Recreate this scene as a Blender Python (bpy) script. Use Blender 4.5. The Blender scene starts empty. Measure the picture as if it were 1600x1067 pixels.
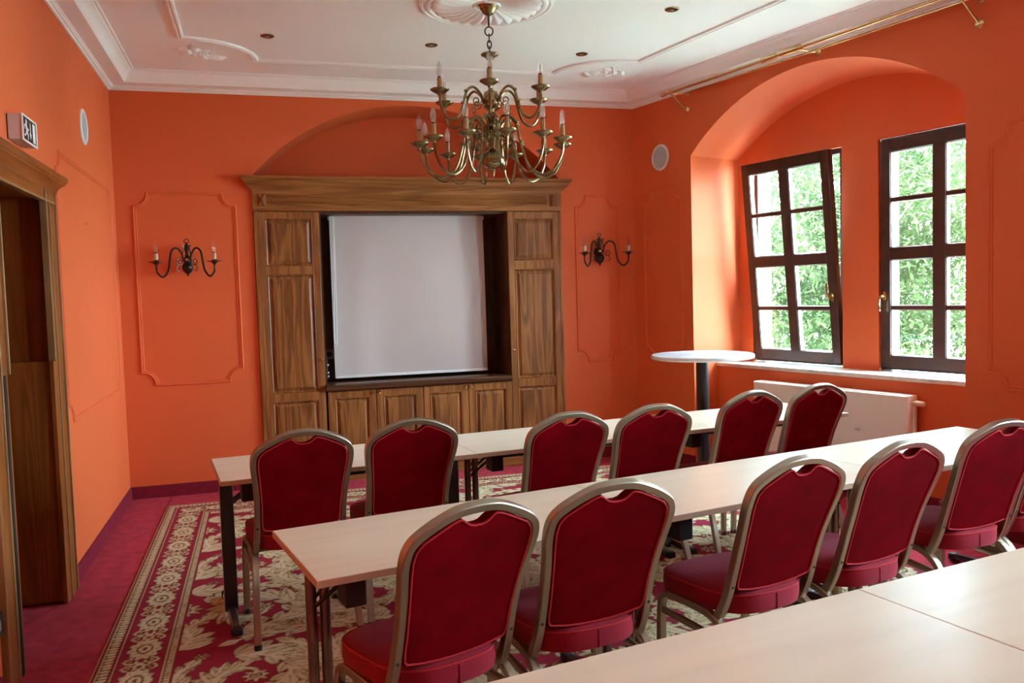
import bpy, math, random
import numpy as np
from mathutils import Matrix, Vector
PI = math.pi
sc = bpy.context.scene
C = sc.collection
R = math.radians

# ------------------------------------------------------------------ camera
CAM = Vector((1.02242, -0.64202, 1.51598)); F = 1318.617; YAW, PIT, ROL = 0.28911, -0.05743, -0.02951
fwd = Vector((math.sin(YAW)*math.cos(PIT), math.cos(YAW)*math.cos(PIT), math.sin(PIT)))
rt = Vector((math.cos(YAW), -math.sin(YAW), 0)); up = rt.cross(fwd)
rt2 = rt*math.cos(ROL) + up*math.sin(ROL); up2 = up*math.cos(ROL) - rt*math.sin(ROL)
cd = bpy.data.cameras.new('camera'); cam = bpy.data.objects.new('camera', cd); C.objects.link(cam)
cd.sensor_fit = 'HORIZONTAL'; cd.sensor_width = 36; cd.lens = F*36/1600; cd.clip_start = .05; cd.clip_end = 200
mw = Matrix((rt2, up2, -fwd)).transposed().to_4x4(); mw.translation = CAM; cam.matrix_world = mw
sc.camera = cam

# ------------------------------------------------------------------ world, light, exposure
world = bpy.data.worlds.new('world'); sc.world = world; world.use_nodes = True
wn = world.node_tree; bg = wn.nodes['Background']
bg.inputs[0].default_value = (.73, 1.0, 1.22, 1); bg.inputs[1].default_value = 26.0
sc.view_settings.view_transform = 'Standard'; sc.view_settings.look = 'None'
sc.view_settings.exposure = 1.72; sc.view_settings.gamma = 1.0; sc.view_settings.use_curve_mapping = False
try:
    sc.cycles.use_denoising = True
    sc.cycles.max_bounces = 10; sc.cycles.diffuse_bounces = 7; sc.cycles.transparent_max_bounces = 16
    sc.cycles.sample_clamp_indirect = 12
except Exception:
    pass

# sun high behind the house: it lights the courtyard and the trees, never the room directly
sl = bpy.data.lights.new('sun', 'SUN'); sl.energy = 16; sl.angle = R(.6); sl.color = (1, 1, 1)
so_ = bpy.data.objects.new('sun', sl); C.objects.link(so_)

# ------------------------------------------------------------------ room frame
D, W, RA, H = 6.42746, 4.32292, 0.23688, 3.255
YF = -2.2                                             # wall behind the camera
BR = Vector((W, D, 0)); rd = Vector((math.sin(RA), -math.cos(RA), 0)); rn = Vector((math.cos(RA), math.sin(RA), 0))
RTH = math.atan2(rd.y, rd.x); SE = (D-YF)/math.cos(RA)
so_.rotation_euler = (-(rn*.50-rd*.35)+Vector((0, 0, 1.0))).to_track_quat('Z', 'Y').to_euler()
def RW(s, o, z): return BR + rd*s + rn*o + Vector((0, 0, z))

# portals that help the sampler find the sky through the window openings
def portal(s0, s1, z0, z1, o):
    l = bpy.data.lights.new('window_daylight', 'AREA'); l.shape = 'RECTANGLE'; l.size = s1-s0; l.size_y = z1-z0
    l.cycles.is_portal = True
    ob = bpy.data.objects.new('window_daylight', l); C.objects.link(ob)
    m = Matrix((rd, Vector((0, 0, 1)), rn)).transposed().to_4x4()     # local -Z looks into the room
    m.translation = RW((s0+s1)/2, o, (z0+z1)/2); ob.matrix_world = m
N2 = 3.85                                             # unseen second window bay, added to match light on left wall and near chairs
for ds in (0, N2):
    portal(.93+ds, 1.84+ds, .88, 2.53, .62); portal(2.15+ds, 3.07+ds, .88, 2.53, .62)

# ------------------------------------------------------------------ material helpers
MATS = {}
def newmat(name):
    m = bpy.data.materials.new(name); m.use_nodes = True
    nt = m.node_tree; nt.nodes.clear()
    out = nt.nodes.new('ShaderNodeOutputMaterial')
    MATS[name] = m
    return m, nt, out
def N(nt, typ, **kw):
    n = nt.nodes.new(typ)
    for k, v in kw.items():
        if k == 'inp':
            for a, b in v.items(): n.inputs[a].default_value = b
        else: setattr(n, k, v)
    return n
def L(nt, a, b): nt.links.new(a, b)
def c4(c): return (c[0], c[1], c[2], 1)
def ramp(nt, stops):
    r = nt.nodes.new('ShaderNodeValToRGB'); e = r.color_ramp.elements
    while len(e) < len(stops): e.new(.5)
    for el, (p, c) in zip(e, stops): el.position = p; el.color = c4(c) if len(c) == 3 else c
    return r
def plain(name, col, rough=.5, metal=0, spec=.5, var=.06, scale=8, bump=0, bscale=200, sheen=0, sheen_tint=(1, 1, 1), coat=0, sheen_rough=.5):
    """principled surface with a faint procedural mottling and optional fine relief"""
    m, nt, out = newmat(name)
    b = N(nt, 'ShaderNodeBsdfPrincipled'); L(nt, b.outputs[0], out.inputs[0])
    tc = N(nt, 'ShaderNodeTexCoord'); no = N(nt, 'ShaderNodeTexNoise', inp={'Scale': scale, 'Detail': 4})
    L(nt, tc.outputs['Object'], no.inputs['Vector'])
    lo = tuple(max(0, c*(1-var)) for c in col); hi = tuple(min(1, c*(1+var)) for c in col)
    r = ramp(nt, [(.3, lo), (.7, hi)]); L(nt, no.outputs['Fac'], r.inputs[0]); L(nt, r.outputs[0], b.inputs['Base Color'])
    b.inputs['Roughness'].default_value = rough; b.inputs['Metallic'].default_value = metal
    b.inputs['Specular IOR Level'].default_value = spec
    if coat: b.inputs['Coat Weight'].default_value = coat; b.inputs['Coat Roughness'].default_value = .15
    if sheen:
        b.inputs['Sheen Weight'].default_value = sheen; b.inputs['Sheen Tint'].default_value = c4(sheen_tint); b.inputs['Sheen Roughness'].default_value = sheen_rough
    if bump:
        n2 = N(nt, 'ShaderNodeTexNoise', inp={'Scale': bscale, 'Detail': 3}); L(nt, tc.outputs['Object'], n2.inputs['Vector'])
        bp = N(nt, 'ShaderNodeBump', inp={'Strength': bump, 'Distance': .002}); L(nt, n2.outputs['Fac'], bp.inputs['Height']); L(nt, bp.outputs[0], b.inputs['Normal'])
    return m
def wood(name, dark, mid, light, axis='Z', rough=.42, scale=1.0, coat=.04, spec=.35):
    """long-grained veneer; axis is the direction the grain runs in"""
    m, nt, out = newmat(name)
    b = N(nt, 'ShaderNodeBsdfPrincipled'); L(nt, b.outputs[0], out.inputs[0])
    tc = N(nt, 'ShaderNodeTexCoord')
    st = {'X': (.07, 1, 1), 'Y': (1, .07, 1), 'Z': (1, 1, .07)}[axis]
    mp = N(nt, 'ShaderNodeMapping'); mp.inputs['Scale'].default_value = tuple(s*scale for s in st)
    L(nt, tc.outputs['Object'], mp.inputs['Vector'])
    n1 = N(nt, 'ShaderNodeTexNoise', inp={'Scale': 7.0, 'Detail': 2.5, 'Distortion': .6}); L(nt, mp.outputs[0], n1.inputs['Vector'])
    mul = N(nt, 'ShaderNodeMath', operation='MULTIPLY', inp={1: 13.0}); L(nt, n1.outputs['Fac'], mul.inputs[0])
    fr = N(nt, 'ShaderNodeMath', operation='PINGPONG', inp={1: 1.0}); L(nt, mul.outputs[0], fr.inputs[0])
    n2 = N(nt, 'ShaderNodeTexNoise', inp={'Scale': 90.0, 'Detail': 4, 'Roughness': .7}); L(nt, mp.outputs[0], n2.inputs['Vector'])
    mx = N(nt, 'ShaderNodeMix', data_type='FLOAT', inp={0: .45}); L(nt, fr.outputs[0], mx.inputs[2]); L(nt, n2.outputs['Fac'], mx.inputs[3])
    r = ramp(nt, [(.12, dark), (.45, mid), (.85, light)]); L(nt, mx.outputs[0], r.inputs[0])
    L(nt, r.outputs[0], b.inputs['Base Color']); b.inputs['Roughness'].default_value = rough
    b.inputs['Coat Weight'].default_value = coat; b.inputs['Coat Roughness'].default_value = .25; b.inputs['Specular IOR Level'].default_value = spec
    bp = N(nt, 'ShaderNodeBump', inp={'Strength': .15, 'Distance': .001}); L(nt, n2.outputs['Fac'], bp.inputs['Height']); L(nt, bp.outputs[0], b.inputs['Normal'])
    return m
def schlick(nt, k=1.0):
    lw = N(nt, 'ShaderNodeLayerWeight', inp={'Blend': .5}); p = N(nt, 'ShaderNodeMath', operation='POWER', inp={1: 5.0}); L(nt, lw.outputs['Facing'], p.inputs[0])
    ma = N(nt, 'ShaderNodeMath', operation='MULTIPLY_ADD', inp={1: .95*k, 2: .04*k}); L(nt, p.outputs[0], ma.inputs[0]); return ma
def glass(name, tint=(1, 1, 1), refl=1.0):
    m, nt, out = newmat(name)
    t = N(nt, 'ShaderNodeBsdfTransparent', inp={0: c4(tint)}); g = N(nt, 'ShaderNodeBsdfGlossy', inp={'Roughness': .02})
    mu = schlick(nt, refl)
    mx = N(nt, 'ShaderNodeMixShader'); L(nt, mu.outputs[0], mx.inputs[0]); L(nt, t.outputs[0], mx.inputs[1]); L(nt, g.outputs[0], mx.inputs[2])
    L(nt, mx.outputs[0], out.inputs[0]); return m

plain('wall_orange', (.69, .127, .037), rough=.62, var=.02, scale=2, bump=.08, bscale=60, spec=.3)
plain('plaster_white', (.87, .86, .85), rough=.6, var=.015, scale=2, spec=.3)
plain('plaster_trim', (.88, .87, .86), rough=.5, var=.015, scale=3, spec=.35)
plain('carpet_plain', (.40, .032, .052), rough=.95, var=.22, scale=14, bump=.5, bscale=500, sheen=.06, sheen_tint=(.8, .4, .5), spec=.1)
plain('carpet_skirting', (.20, .014, .028), rough=.95, var=.15, scale=30, bump=.4, bscale=500, sheen=.05, sheen_tint=(.8, .4, .5), spec=.1)
wood('walnut_z', (.17, .057, .012), (.26, .093, .022), (.37, .147, .039), 'Z')
wood('walnut_x', (.17, .057, .012), (.26, .093, .022), (.37, .147, .039), 'X')
wood('walnut_panel', (.11, .036, .008), (.205, .072, .017), (.34, .134, .035), 'Z', scale=1.2)
wood('block_wood', (.12, .038, .010), (.20, .066, .018), (.27, .095, .028), 'Z', rough=.65, coat=0, spec=.15)
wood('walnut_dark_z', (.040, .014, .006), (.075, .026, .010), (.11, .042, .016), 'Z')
wood('walnut_dark_x', (.045, .018, .010), (.085, .034, .016), (.12, .052, .024), 'X', rough=.25)
wood('door_wood_z', (.14, .038, .006), (.215, .060, .010), (.28, .086, .016), 'Z', rough=.35)
wood('door_wood_y', (.14, .038, .006), (.215, .060, .010), (.28, .086, .016), 'Y', rough=.35)
wood('door_lining', (.14, .034, .004), (.21, .052, .006), (.26, .070, .010), 'Z', rough=.4)
wood('oak_bead', (.19, .095, .032), (.25, .13, .046), (.31, .17, .066), 'Z', rough=.4)
wood('beech_top', (.75, .635, .485), (.785, .665, .51), (.815, .695, .535), 'X', rough=.30, scale=.5, coat=.0, spec=.28)
plain('beech_edge', (.52, .37, .25), rough=.4, var=.08, scale=20)
plain('brass_antique', (.26, .205, .10), rough=.24, metal=1, var=.25, scale=30)
plain('brass_bright', (.72, .55, .28), rough=.18, metal=1, var=.08, scale=20)
plain('bronze_dark', (.05, .034, .026), rough=.32, metal=.75, var=.3, scale=40)
plain('candle_tan', (.40, .25, .10), rough=.6, var=.12, scale=30)
plain('candle_drip', (.55, .36, .20), rough=.55, var=.12, scale=40)
plain('bulb_socket', (.02, .018, .016), rough=.5)
plain('filament', (.45, .28, .10), rough=.4, metal=.6)
m, nt, out = newmat('bulb_glass')
_t = N(nt, 'ShaderNodeBsdfTransparent'); _d = N(nt, 'ShaderNodeBsdfTranslucent', inp={0: (.9, .88, .86, 1)}); _g = N(nt, 'ShaderNodeBsdfGlossy', inp={'Roughness': .03})
_f = schlick(nt, .6); _m1 = N(nt, 'ShaderNodeMixShader', inp={0: .16}); _m2 = N(nt, 'ShaderNodeMixShader')
L(nt, _t.outputs[0], _m1.inputs[1]); L(nt, _d.outputs[0], _m1.inputs[2]); L(nt, _f.outputs[0], _m2.inputs[0]); L(nt, _m1.outputs[0], _m2.inputs[1]); L(nt, _g.outputs[0], _m2.inputs[2]); L(nt, _m2.outputs[0], out.inputs[0])
plain('frame_champagne', (.40, .345, .265), rough=.36, metal=1, var=.05, scale=10)
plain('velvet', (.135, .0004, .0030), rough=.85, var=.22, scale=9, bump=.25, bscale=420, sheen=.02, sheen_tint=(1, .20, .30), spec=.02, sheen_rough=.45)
plain('velvet_seat_lit', (.25, .004, .016), rough=.8, var=.16, scale=7, bump=.25, bscale=420, sheen=.28, sheen_tint=(1, .40, .52), spec=.15, sheen_rough=.5)  # lighter copy of the back velvet: window light on the seats put into colour
plain('piping', (.42, .020, .026), rough=.7, var=.1, scale=30, sheen=.12, sheen_tint=(1, .3, .3), spec=.1)
plain('steel_brown', (.24, .18, .15), rough=.33, metal=1, var=.12, scale=14)
plain('steel_grey', (.42, .41, .41), rough=.3, metal=1, var=.08, scale=14)
plain('black_plastic', (.010, .010, .011), rough=.45, var=.2, scale=20)
plain('black_metal', (.010, .010, .012), rough=.28, var=.2, scale=20, spec=.6)
plain('screen_fabric', (.53, .455, .425), rough=.85, var=.02, scale=3, bump=.15, bscale=350, spec=.2)
plain('white_plastic', (.78, .75, .72), rough=.4, var=.02)
plain('grille_grey', (.42, .41, .41), rough=.7, var=.12, scale=300)
plain('socket_grey', (.30, .26, .23), rough=.45, var=.05)
plain('window_brown', (.050, .020, .013), rough=.34, var=.35, scale=7, spec=.5)
plain('gasket_dark', (.02, .018, .016), rough=.6)
plain('spacer_steel', (.55, .56, .56), rough=.35, metal=.8)
glass('pane_glass', (.97, 1, .98), 1.0)
plain('sill_stone', (.66, .58, .50), rough=.22, var=.14, scale=14)
plain('radiator_paint', (.86, .80, .72), rough=.38, var=.02)
plain('valve_cream', (.74, .56, .38), rough=.45, var=.04)
plain('marble_top', (.74, .77, .78), rough=.16, var=.05, scale=40)
plain('sign_housing', (.62, .52, .50), rough=.45, var=.03)
plain('sign_dark', (.018, .022, .016), rough=.35)
plain('sign_white', (.80, .80, .78), rough=.4)
plain('stone_light', (.42, .38, .35), rough=.8, var=.08, scale=6)
plain('render_outside', (.55, .52, .48), rough=.9, var=.08, scale=3)
plain('bark', (.08, .06, .045), rough=.9, var=.3, scale=10)
plain('grass', (.22, .27, .21), rough=.95, var=.15, scale=3)  # unseen ground, its tone picked to bounce daylight up to the ceiling
plain('shadow_gap', (.006, .004, .003), rough=.9)
def leafmat(name, col):
    m, nt, out = newmat(name)
    tc = N(nt, 'ShaderNodeTexCoord'); no = N(nt, 'ShaderNodeTexNoise', inp={'Scale': 1.3, 'Detail': 3}); L(nt, tc.outputs['Object'], no.inputs['Vector'])
    r = ramp(nt, [(.3, tuple(c*.6 for c in col)), (.7, tuple(min(1, c*1.4) for c in col))]); L(nt, no.outputs['Fac'], r.inputs[0])
    d = N(nt, 'ShaderNodeBsdfDiffuse'); t = N(nt, 'ShaderNodeBsdfTranslucent'); mx = N(nt, 'ShaderNodeMixShader', inp={0: .5})
    L(nt, r.outputs[0], d.inputs[0]); L(nt, r.outputs[0], t.inputs[0]); L(nt, d.outputs[0], mx.inputs[1]); L(nt, t.outputs[0], mx.inputs[2]); L(nt, mx.outputs[0], out.inputs[0])
    return m
leafmat('leaf_bright', (.046, .064, .025)); leafmat('leaf_deep', (.030, .046, .021))
# patterned carpet: the motif is a woven print carried by a point attribute
m, nt, out = newmat('carpet_pattern')
b = N(nt, 'ShaderNodeBsdfPrincipled', inp={'Roughness': .95}); b.inputs['Specular IOR Level'].default_value = .1
L(nt, b.outputs[0], out.inputs[0])
at = N(nt, 'ShaderNodeAttribute', attribute_name='weave'); tc = N(nt, 'ShaderNodeTexCoord')
no = N(nt, 'ShaderNodeTexNoise', inp={'Scale': 170, 'Detail': 2}); L(nt, tc.outputs['Object'], no.inputs['Vector'])
mm = N(nt, 'ShaderNodeMath', operation='MULTIPLY_ADD', inp={1: .25, 2: -.125}); L(nt, no.outputs['Fac'], mm.inputs[0])
ad = N(nt, 'ShaderNodeMath', operation='ADD'); L(nt, at.outputs['Fac'], ad.inputs[0]); L(nt, mm.outputs[0], ad.inputs[1])
rr = ramp(nt, [(.0, (.29, .018, .042)), (.22, (.25, .020, .038)), (.42, (.17, .075, .035)), (.62, (.38, .285, .145)), (.95, (.62, .53, .345))])
L(nt, ad.outputs[0], rr.inputs[0]); L(nt, rr.outputs[0], b.inputs['Base Color'])
bp = N(nt, 'ShaderNodeBump', inp={'Strength': .4, 'Distance': .003}); L(nt, no.outputs['Fac'], bp.inputs['Height']); L(nt, bp.outputs[0], b.inputs['Normal'])

# ------------------------------------------------------------------ mesh helpers
def V(*a): return Vector(a)
class MB:
    def __init__(s): s.v = []; s.f = []
    def add(s, vs, fs):
        o = len(s.v); s.v += [tuple(x) for x in vs]; s.f += [tuple(i+o for i in f) for f in fs]; return s
    def box(s, x0, x1, y0, y1, z0, z1):
        return s.add([(x0, y0, z0), (x1, y0, z0), (x1, y1, z0), (x0, y1, z0), (x0, y0, z1), (x1, y0, z1), (x1, y1, z1), (x0, y1, z1)],
                     [(0, 3, 2, 1), (4, 5, 6, 7), (0, 1, 5, 4), (1, 2, 6, 5), (2, 3, 7, 6), (3, 0, 4, 7)])
    def quad(s, a, b, c, d): return s.add([a, b, c, d], [(0, 1, 2, 3)])
    def rings(s, rings, closed=True, caps=True, loop=False):
        n = len(rings[0]); vs = [p for r in rings for p in r]; fs = []
        m = len(rings)
        for i in range(m if loop else m-1):
            a, b2 = i*n, ((i+1) % m)*n
            for j in range(n if closed else n-1):
                k = (j+1) % n; fs.append((a+j, a+k, b2+k, b2+j))
        if caps and closed and not loop: fs += [tuple(range(n-1, -1, -1)), tuple(range((m-1)*n, m*n))]
        return s.add(vs, fs)
    def lathe(s, prof, c=(0, 0, 0), n=20, axis='Z'):
        rs = []
        for r, h in prof:
            ring = []
            for i in range(n):
                a = 2*PI*i/n; x, y = r*math.cos(a), r*math.sin(a)
                p = {'Z': (x, y, h), 'Y': (x, h, -y), 'X': (h, x, y)}[axis]
                ring.append((c[0]+p[0], c[1]+p[1], c[2]+p[2]))
            rs.append(ring)
        return s.rings(rs)
    def sweep(s, path, prof, closed=False, hint=(0, 0, 1), caps=True, scale=None):
        """prof: list of (a,b); a along the side vector, b along the frame normal; parallel transported"""
        P = [Vector(p) for p in path]; n = len(P); T = []
        for i in range(n):
            if closed: t = P[(i+1) % n]-P[i-1]
            else: t = P[min(i+1, n-1)]-P[max(i-1, 0)]
            T.append(t.normalized())
        h = Vector(hint); nn = (h-T[0]*h.dot(T[0]))
        if nn.length < 1e-4: h = Vector((1, 0, 0)); nn = h-T[0]*h.dot(T[0])
        nn.normalize(); rs = []
        for i in range(n):
            if i: nn = (nn-T[i]*nn.dot(T[i])).normalized()
            sd = T[i].cross(nn); k = scale[i] if scale else 1
            rs.append([P[i]+sd*a*k+nn*b2*k for a, b2 in prof])
        return s.rings(rs, loop=closed, caps=caps)
    def tube(s, path, r, n=8, closed=False, hint=(0, 0, 1), scale=None):
        return s.sweep(path, [(r*math.cos(2*PI*i/n), r*math.sin(2*PI*i/n)) for i in range(n)], closed, hint, scale=scale)
    def mitre(s, path, prof, nrm, closed=False):
        """planar moulding with mitred corners: a to the side, b along the plane normal"""
        P = [Vector(p) for p in path]; n = len(P); nv = Vector(nrm); rs = []
        for i in range(n):
            d0 = (P[i]-P[i-1]).normalized() if (closed or i) else None
            d1 = (P[(i+1) % n]-P[i]).normalized() if (closed or i < n-1) else None
            d0 = d0 or d1; d1 = d1 or d0
            s0, s1 = d0.cross(nv), d1.cross(nv); m2 = (s0+s1)
            m2 = m2.normalized(); k = 1/max(.35, m2.dot(s0)); rs.append([P[i]+m2*(a*k)+nv*b2 for a, b2 in prof])
        return s.rings(rs, loop=closed)
    def prism(s, poly, lo, hi, axis='Y'):
        f = {'Y': lambda p, h: (p[0], h, p[1]), 'X': lambda p, h: (h, p[0], p[1]), 'Z': lambda p, h: (p[0], p[1], h)}[axis]
        return s.rings([[f(p, lo) for p in poly], [f(p, hi) for p in poly]])
    def xf(s, M):
        s.v = [tuple(M @ Vector(p)) for p in s.v]; return s
    def build(s, name, mat, parent=None, smooth=40, bevel=0, seg=2, loc=None, label=None):
        me = bpy.data.meshes.new(name); me.from_pydata(s.v, [], s.f); me.validate(); me.update()
        import bmesh
        bm = bmesh.new(); bm.from_mesh(me); bmesh.ops.recalc_face_normals(bm, faces=bm.faces); bm.to_mesh(me); bm.free()
        if smooth:
            me.polygons.foreach_set('use_smooth', [True]*len(me.polygons)); me.set_sharp_from_angle(angle=R(smooth))
        me.materials.append(MATS[mat])
        o = bpy.data.objects.new(name, me); C.objects.link(o)
        if parent: o.parent = parent
        if loc: o.location = loc
        if bevel:
            b = o.modifiers.new('bevel', 'BEVEL'); b.width = bevel; b.segments = seg; b.limit_method = 'ANGLE'; b.angle_limit = R(40)
        if label: o['label'] = label
        return o
def tag(o, label=None, cat=None, group=None, kind=None):
    if label: o['label'] = label
    if cat: o['category'] = cat
    if group: o['group'] = group
    if kind: o['kind'] = kind
    return o
def empty(name, loc=(0, 0, 0), rz=0, parent=None):
    o = bpy.data.objects.new(name, None); C.objects.link(o); o.location = loc; o.rotation_euler = (0, 0, rz); o.empty_display_size = .1
    if parent: o.parent = parent
    return o
def copy_tree(o, parent=None):
    c = o.copy(); C.objects.link(c); c.parent = parent
    for ch in list(o.children): copy_tree(ch, c)
    return c
def bez(pts, n=8):
    """Catmull-Rom through the points"""
    P = [Vector(p) for p in pts]; P = [P[0]*2-P[1]]+P+[P[-1]*2-P[-2]]; out = []
    for i in range(1, len(P)-2):
        a, b, c, d = P[i-1:i+3]
        for k in range(n):
            t = k/n
            out.append(.5*((2*b)+(c-a)*t+(2*a-5*b+4*c-d)*t*t+(3*b-a-3*c+d)*t**3))
    out.append(P[-2]); return out
def arcpts(s0, s1, zs, za, n=40):
    """segmental arch from (s0,zs) over the crown za to (s1,zs)"""
    h = (s1-s0)/2; ri = za-zs; rad = (h*h+ri*ri)/(2*ri); cx = (s0+s1)/2; cz = za-rad; a0 = math.asin(h/rad)
    return [(cx+rad*math.sin(-a0+2*a0*i/n), cz+rad*math.cos(-a0+2*a0*i/n)) for i in range(n+1)]

# ================================================================== SETTING
def XR(y): return W+(D-y)*math.tan(RA)                  # x of the right wall at y
# floor: plain carpet margin with seams
fl = MB().add([(-.9, YF, 0), (XR(YF)+.8, YF, 0), (XR(D)+1.0, D+.5, 0), (-.9, D+.5, 0), (-.9, YF, -.1), (XR(YF)+.8, YF, -.1), (XR(D)+1.0, D+.5, -.1), (-.9, D+.5, -.1)],
              [(0, 1, 2, 3), (7, 6, 5, 4), (0, 4, 5, 1), (1, 5, 6, 2), (2, 6, 7, 3), (3, 7, 4, 0)]).build('floor', 'carpet_plain', smooth=0)
tag(fl, 'plain wine red fitted carpet along the room margins', kind='structure')
for p, q in (((.297, 6.40), (.297, 6.06)), ((.02, 4.13), (-.2, 3.7))):
    d = (Vector(q)-Vector(p)).normalized(); n = Vector((-d.y, d.x))*.0025
    MB().add([(p[0]+n.x, p[1]+n.y, .0), (q[0]+n.x, q[1]+n.y, .0), (q[0]-n.x, q[1]-n.y, .0), (p[0]-n.x, p[1]-n.y, .0),
              (p[0], p[1], .002), (q[0], q[1], .002)], [(0, 1, 5, 4), (1, 2, 5), (2, 3, 4, 5), (3, 0, 4)]).build('carpet_seam', 'carpet_skirting', fl, smooth=0)
# ceiling
ce = MB().add([(-.05, YF, H), (XR(YF)+.05, YF, H), (XR(D)+.05, D+.05, H), (-.05, D+.05, H), (-.05, YF, H+.1), (XR(YF)+.05, YF, H+.1), (XR(D)+.05, D+.05, H+.1), (-.05, D+.05, H+.1)],
              [(3, 2, 1, 0), (4, 5, 6, 7), (0, 1, 5, 4), (1, 2, 6, 5), (2, 3, 7, 6), (3, 0, 4, 7)]).build('ceiling', 'plaster_white', smooth=0)
tag(ce, 'white plaster ceiling with raised mouldings', kind='structure')
# ceiling frame moulding with scooped corners
def scoop(c, a0, a1, r, n=14): return [(c[0]+r*math.cos(R(a0+(a1-a0)*i/n)), c[1]+r*math.sin(R(a0+(a1-a0)*i/n))) for i in range(n+1)]
BL_, BRt, FR_, FL_ = (.60, 5.83), (3.80, 5.80), (4.78, .6), (.60, .6)
al = math.degrees(math.atan2(-(5.80-.6), 4.78-3.80))
pth = scoop(BL_, -90, 0, .47) + scoop(BRt, 180, 360+al, .45) + scoop(FR_, al+180, 180, .45) + scoop(FL_, 0, 90, .47)
prof = [(-.026, 0), (-.022, -.012), (-.008, -.016), (-.004, -.010), (.004, -.010), (.010, -.018), (.022, -.014), (.026, 0)]
o = MB(); o.mitre([(x, y, H+.001) for x, y in pth], prof, (0, 0, 1), closed=True).build('ceiling_moulding', 'plaster_trim', ce)

# cornice per wall
CP = [(0, 3.137), (.012, 3.137), (.017, 3.146), (.029, 3.149), (.031, 3.158), (.037, 3.160), (.040, 3.166), (.133, 3.168), (.137, 3.173), (.145, 3.187), (.155, 3.206), (.170, 3.228), (.188, 3.240), (.190, 3.247), (.207, 3.248), (.212, 3.256), (0, 3.256)]
cpath = [V(0, YF, 0), V(0, D, 0), V(W, D, 0), V(XR(YF), YF, 0)]
rings = []
for i, p in enumerate(cpath):
    d0 = (cpath[i]-cpath[i-1]).normalized() if i else (cpath[1]-cpath[0]).normalized()
    d1 = (cpath[i+1]-cpath[i]).normalized() if i < 3 else d0
    s0, s1 = d0.cross(V(0, 0, 1)), d1.cross(V(0, 0, 1)); mm_ = (s0+s1).normalized(); k = 1/mm_.dot(s0)
    rings.append([p+mm_*(a*k)+V(0, 0, z) for a, z in CP])
for i, nm in enumerate(('left', 'back', 'right')):
    o = MB().rings([rings[i], rings[i+1]]).build('trim_%d' % (i+1), 'plaster_trim', smooth=30)
    tag(o, 'white moulded plaster cornice along the %s wall' % nm, kind='structure')

# ---- back wall with an arched recess holding the cabinet
AX0, AX1, AZ, AT, AD = 1.004, 3.606, 2.50, 3.096, .46
wb = MB(); arc = arcpts(AX0, AX1, AZ, AT)
wb.quad((0, D, 0), (AX0, D, 0), (AX0, D, H), (0, D, H)); wb.quad((AX1, D, 0), (W, D, 0), (W, D, H), (AX1, D, H))
for (x0, z0), (x1, z1) in zip(arc, arc[1:]):
    wb.quad((x0, D, z0), (x1, D, z1), (x1, D, H), (x0, D, H))
    wb.quad((x0, D, z0), (x1, D, z1), (x1, D+AD, z1), (x0, D+AD, z0))
    wb.quad((x0, D+AD, 0), (x1, D+AD, 0), (x1, D+AD, z1), (x0, D+AD, z0))
wb.quad((AX0, D, 0), (AX0, D+AD, 0), (AX0, D+AD, AZ), (AX0, D, AZ)); wb.quad((AX1, D, 0), (AX1, D+AD, 0), (AX1, D+AD, AZ), (AX1, D, AZ))
wb.quad((-.05, D+AD+.05, 0), (W+.2, D+AD+.05, 0), (W+.2, D+AD+.05, H), (-.05, D+AD+.05, H))
wall_back = wb.build('wall_back', 'wall_orange', smooth=30)
tag(wall_back, 'orange painted back wall with arched recess', kind='structure')
# ---- left wall with doorway
DY0, DY1, DZ = 3.19, 4.12, 2.06
wl = MB()
wl.quad((0, YF, 0), (0, DY0, 0), (0, DY0, H), (0, YF, H)); wl.quad((0, DY1, 0), (0, D, 0), (0, D, H), (0, DY1, H)); wl.quad((0, DY0, DZ), (0, DY1, DZ), (0, DY1, H), (0, DY0, H))
wl.quad((-.85, YF, 0), (-.85, D, 0), (-.85, D, H), (-.85, YF, H))
wall_left = wl.build('wall_left', 'wall_orange', smooth=0); tag(wall_left, 'orange painted left wall with doorway', kind='structure')
wf = MB().box(-.05, XR(YF)+.05, YF-.1, YF, 0, H).build('wall_front', 'wall_orange', smooth=0); tag(wf, 'orange painted wall behind the viewer', kind='structure')
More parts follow.
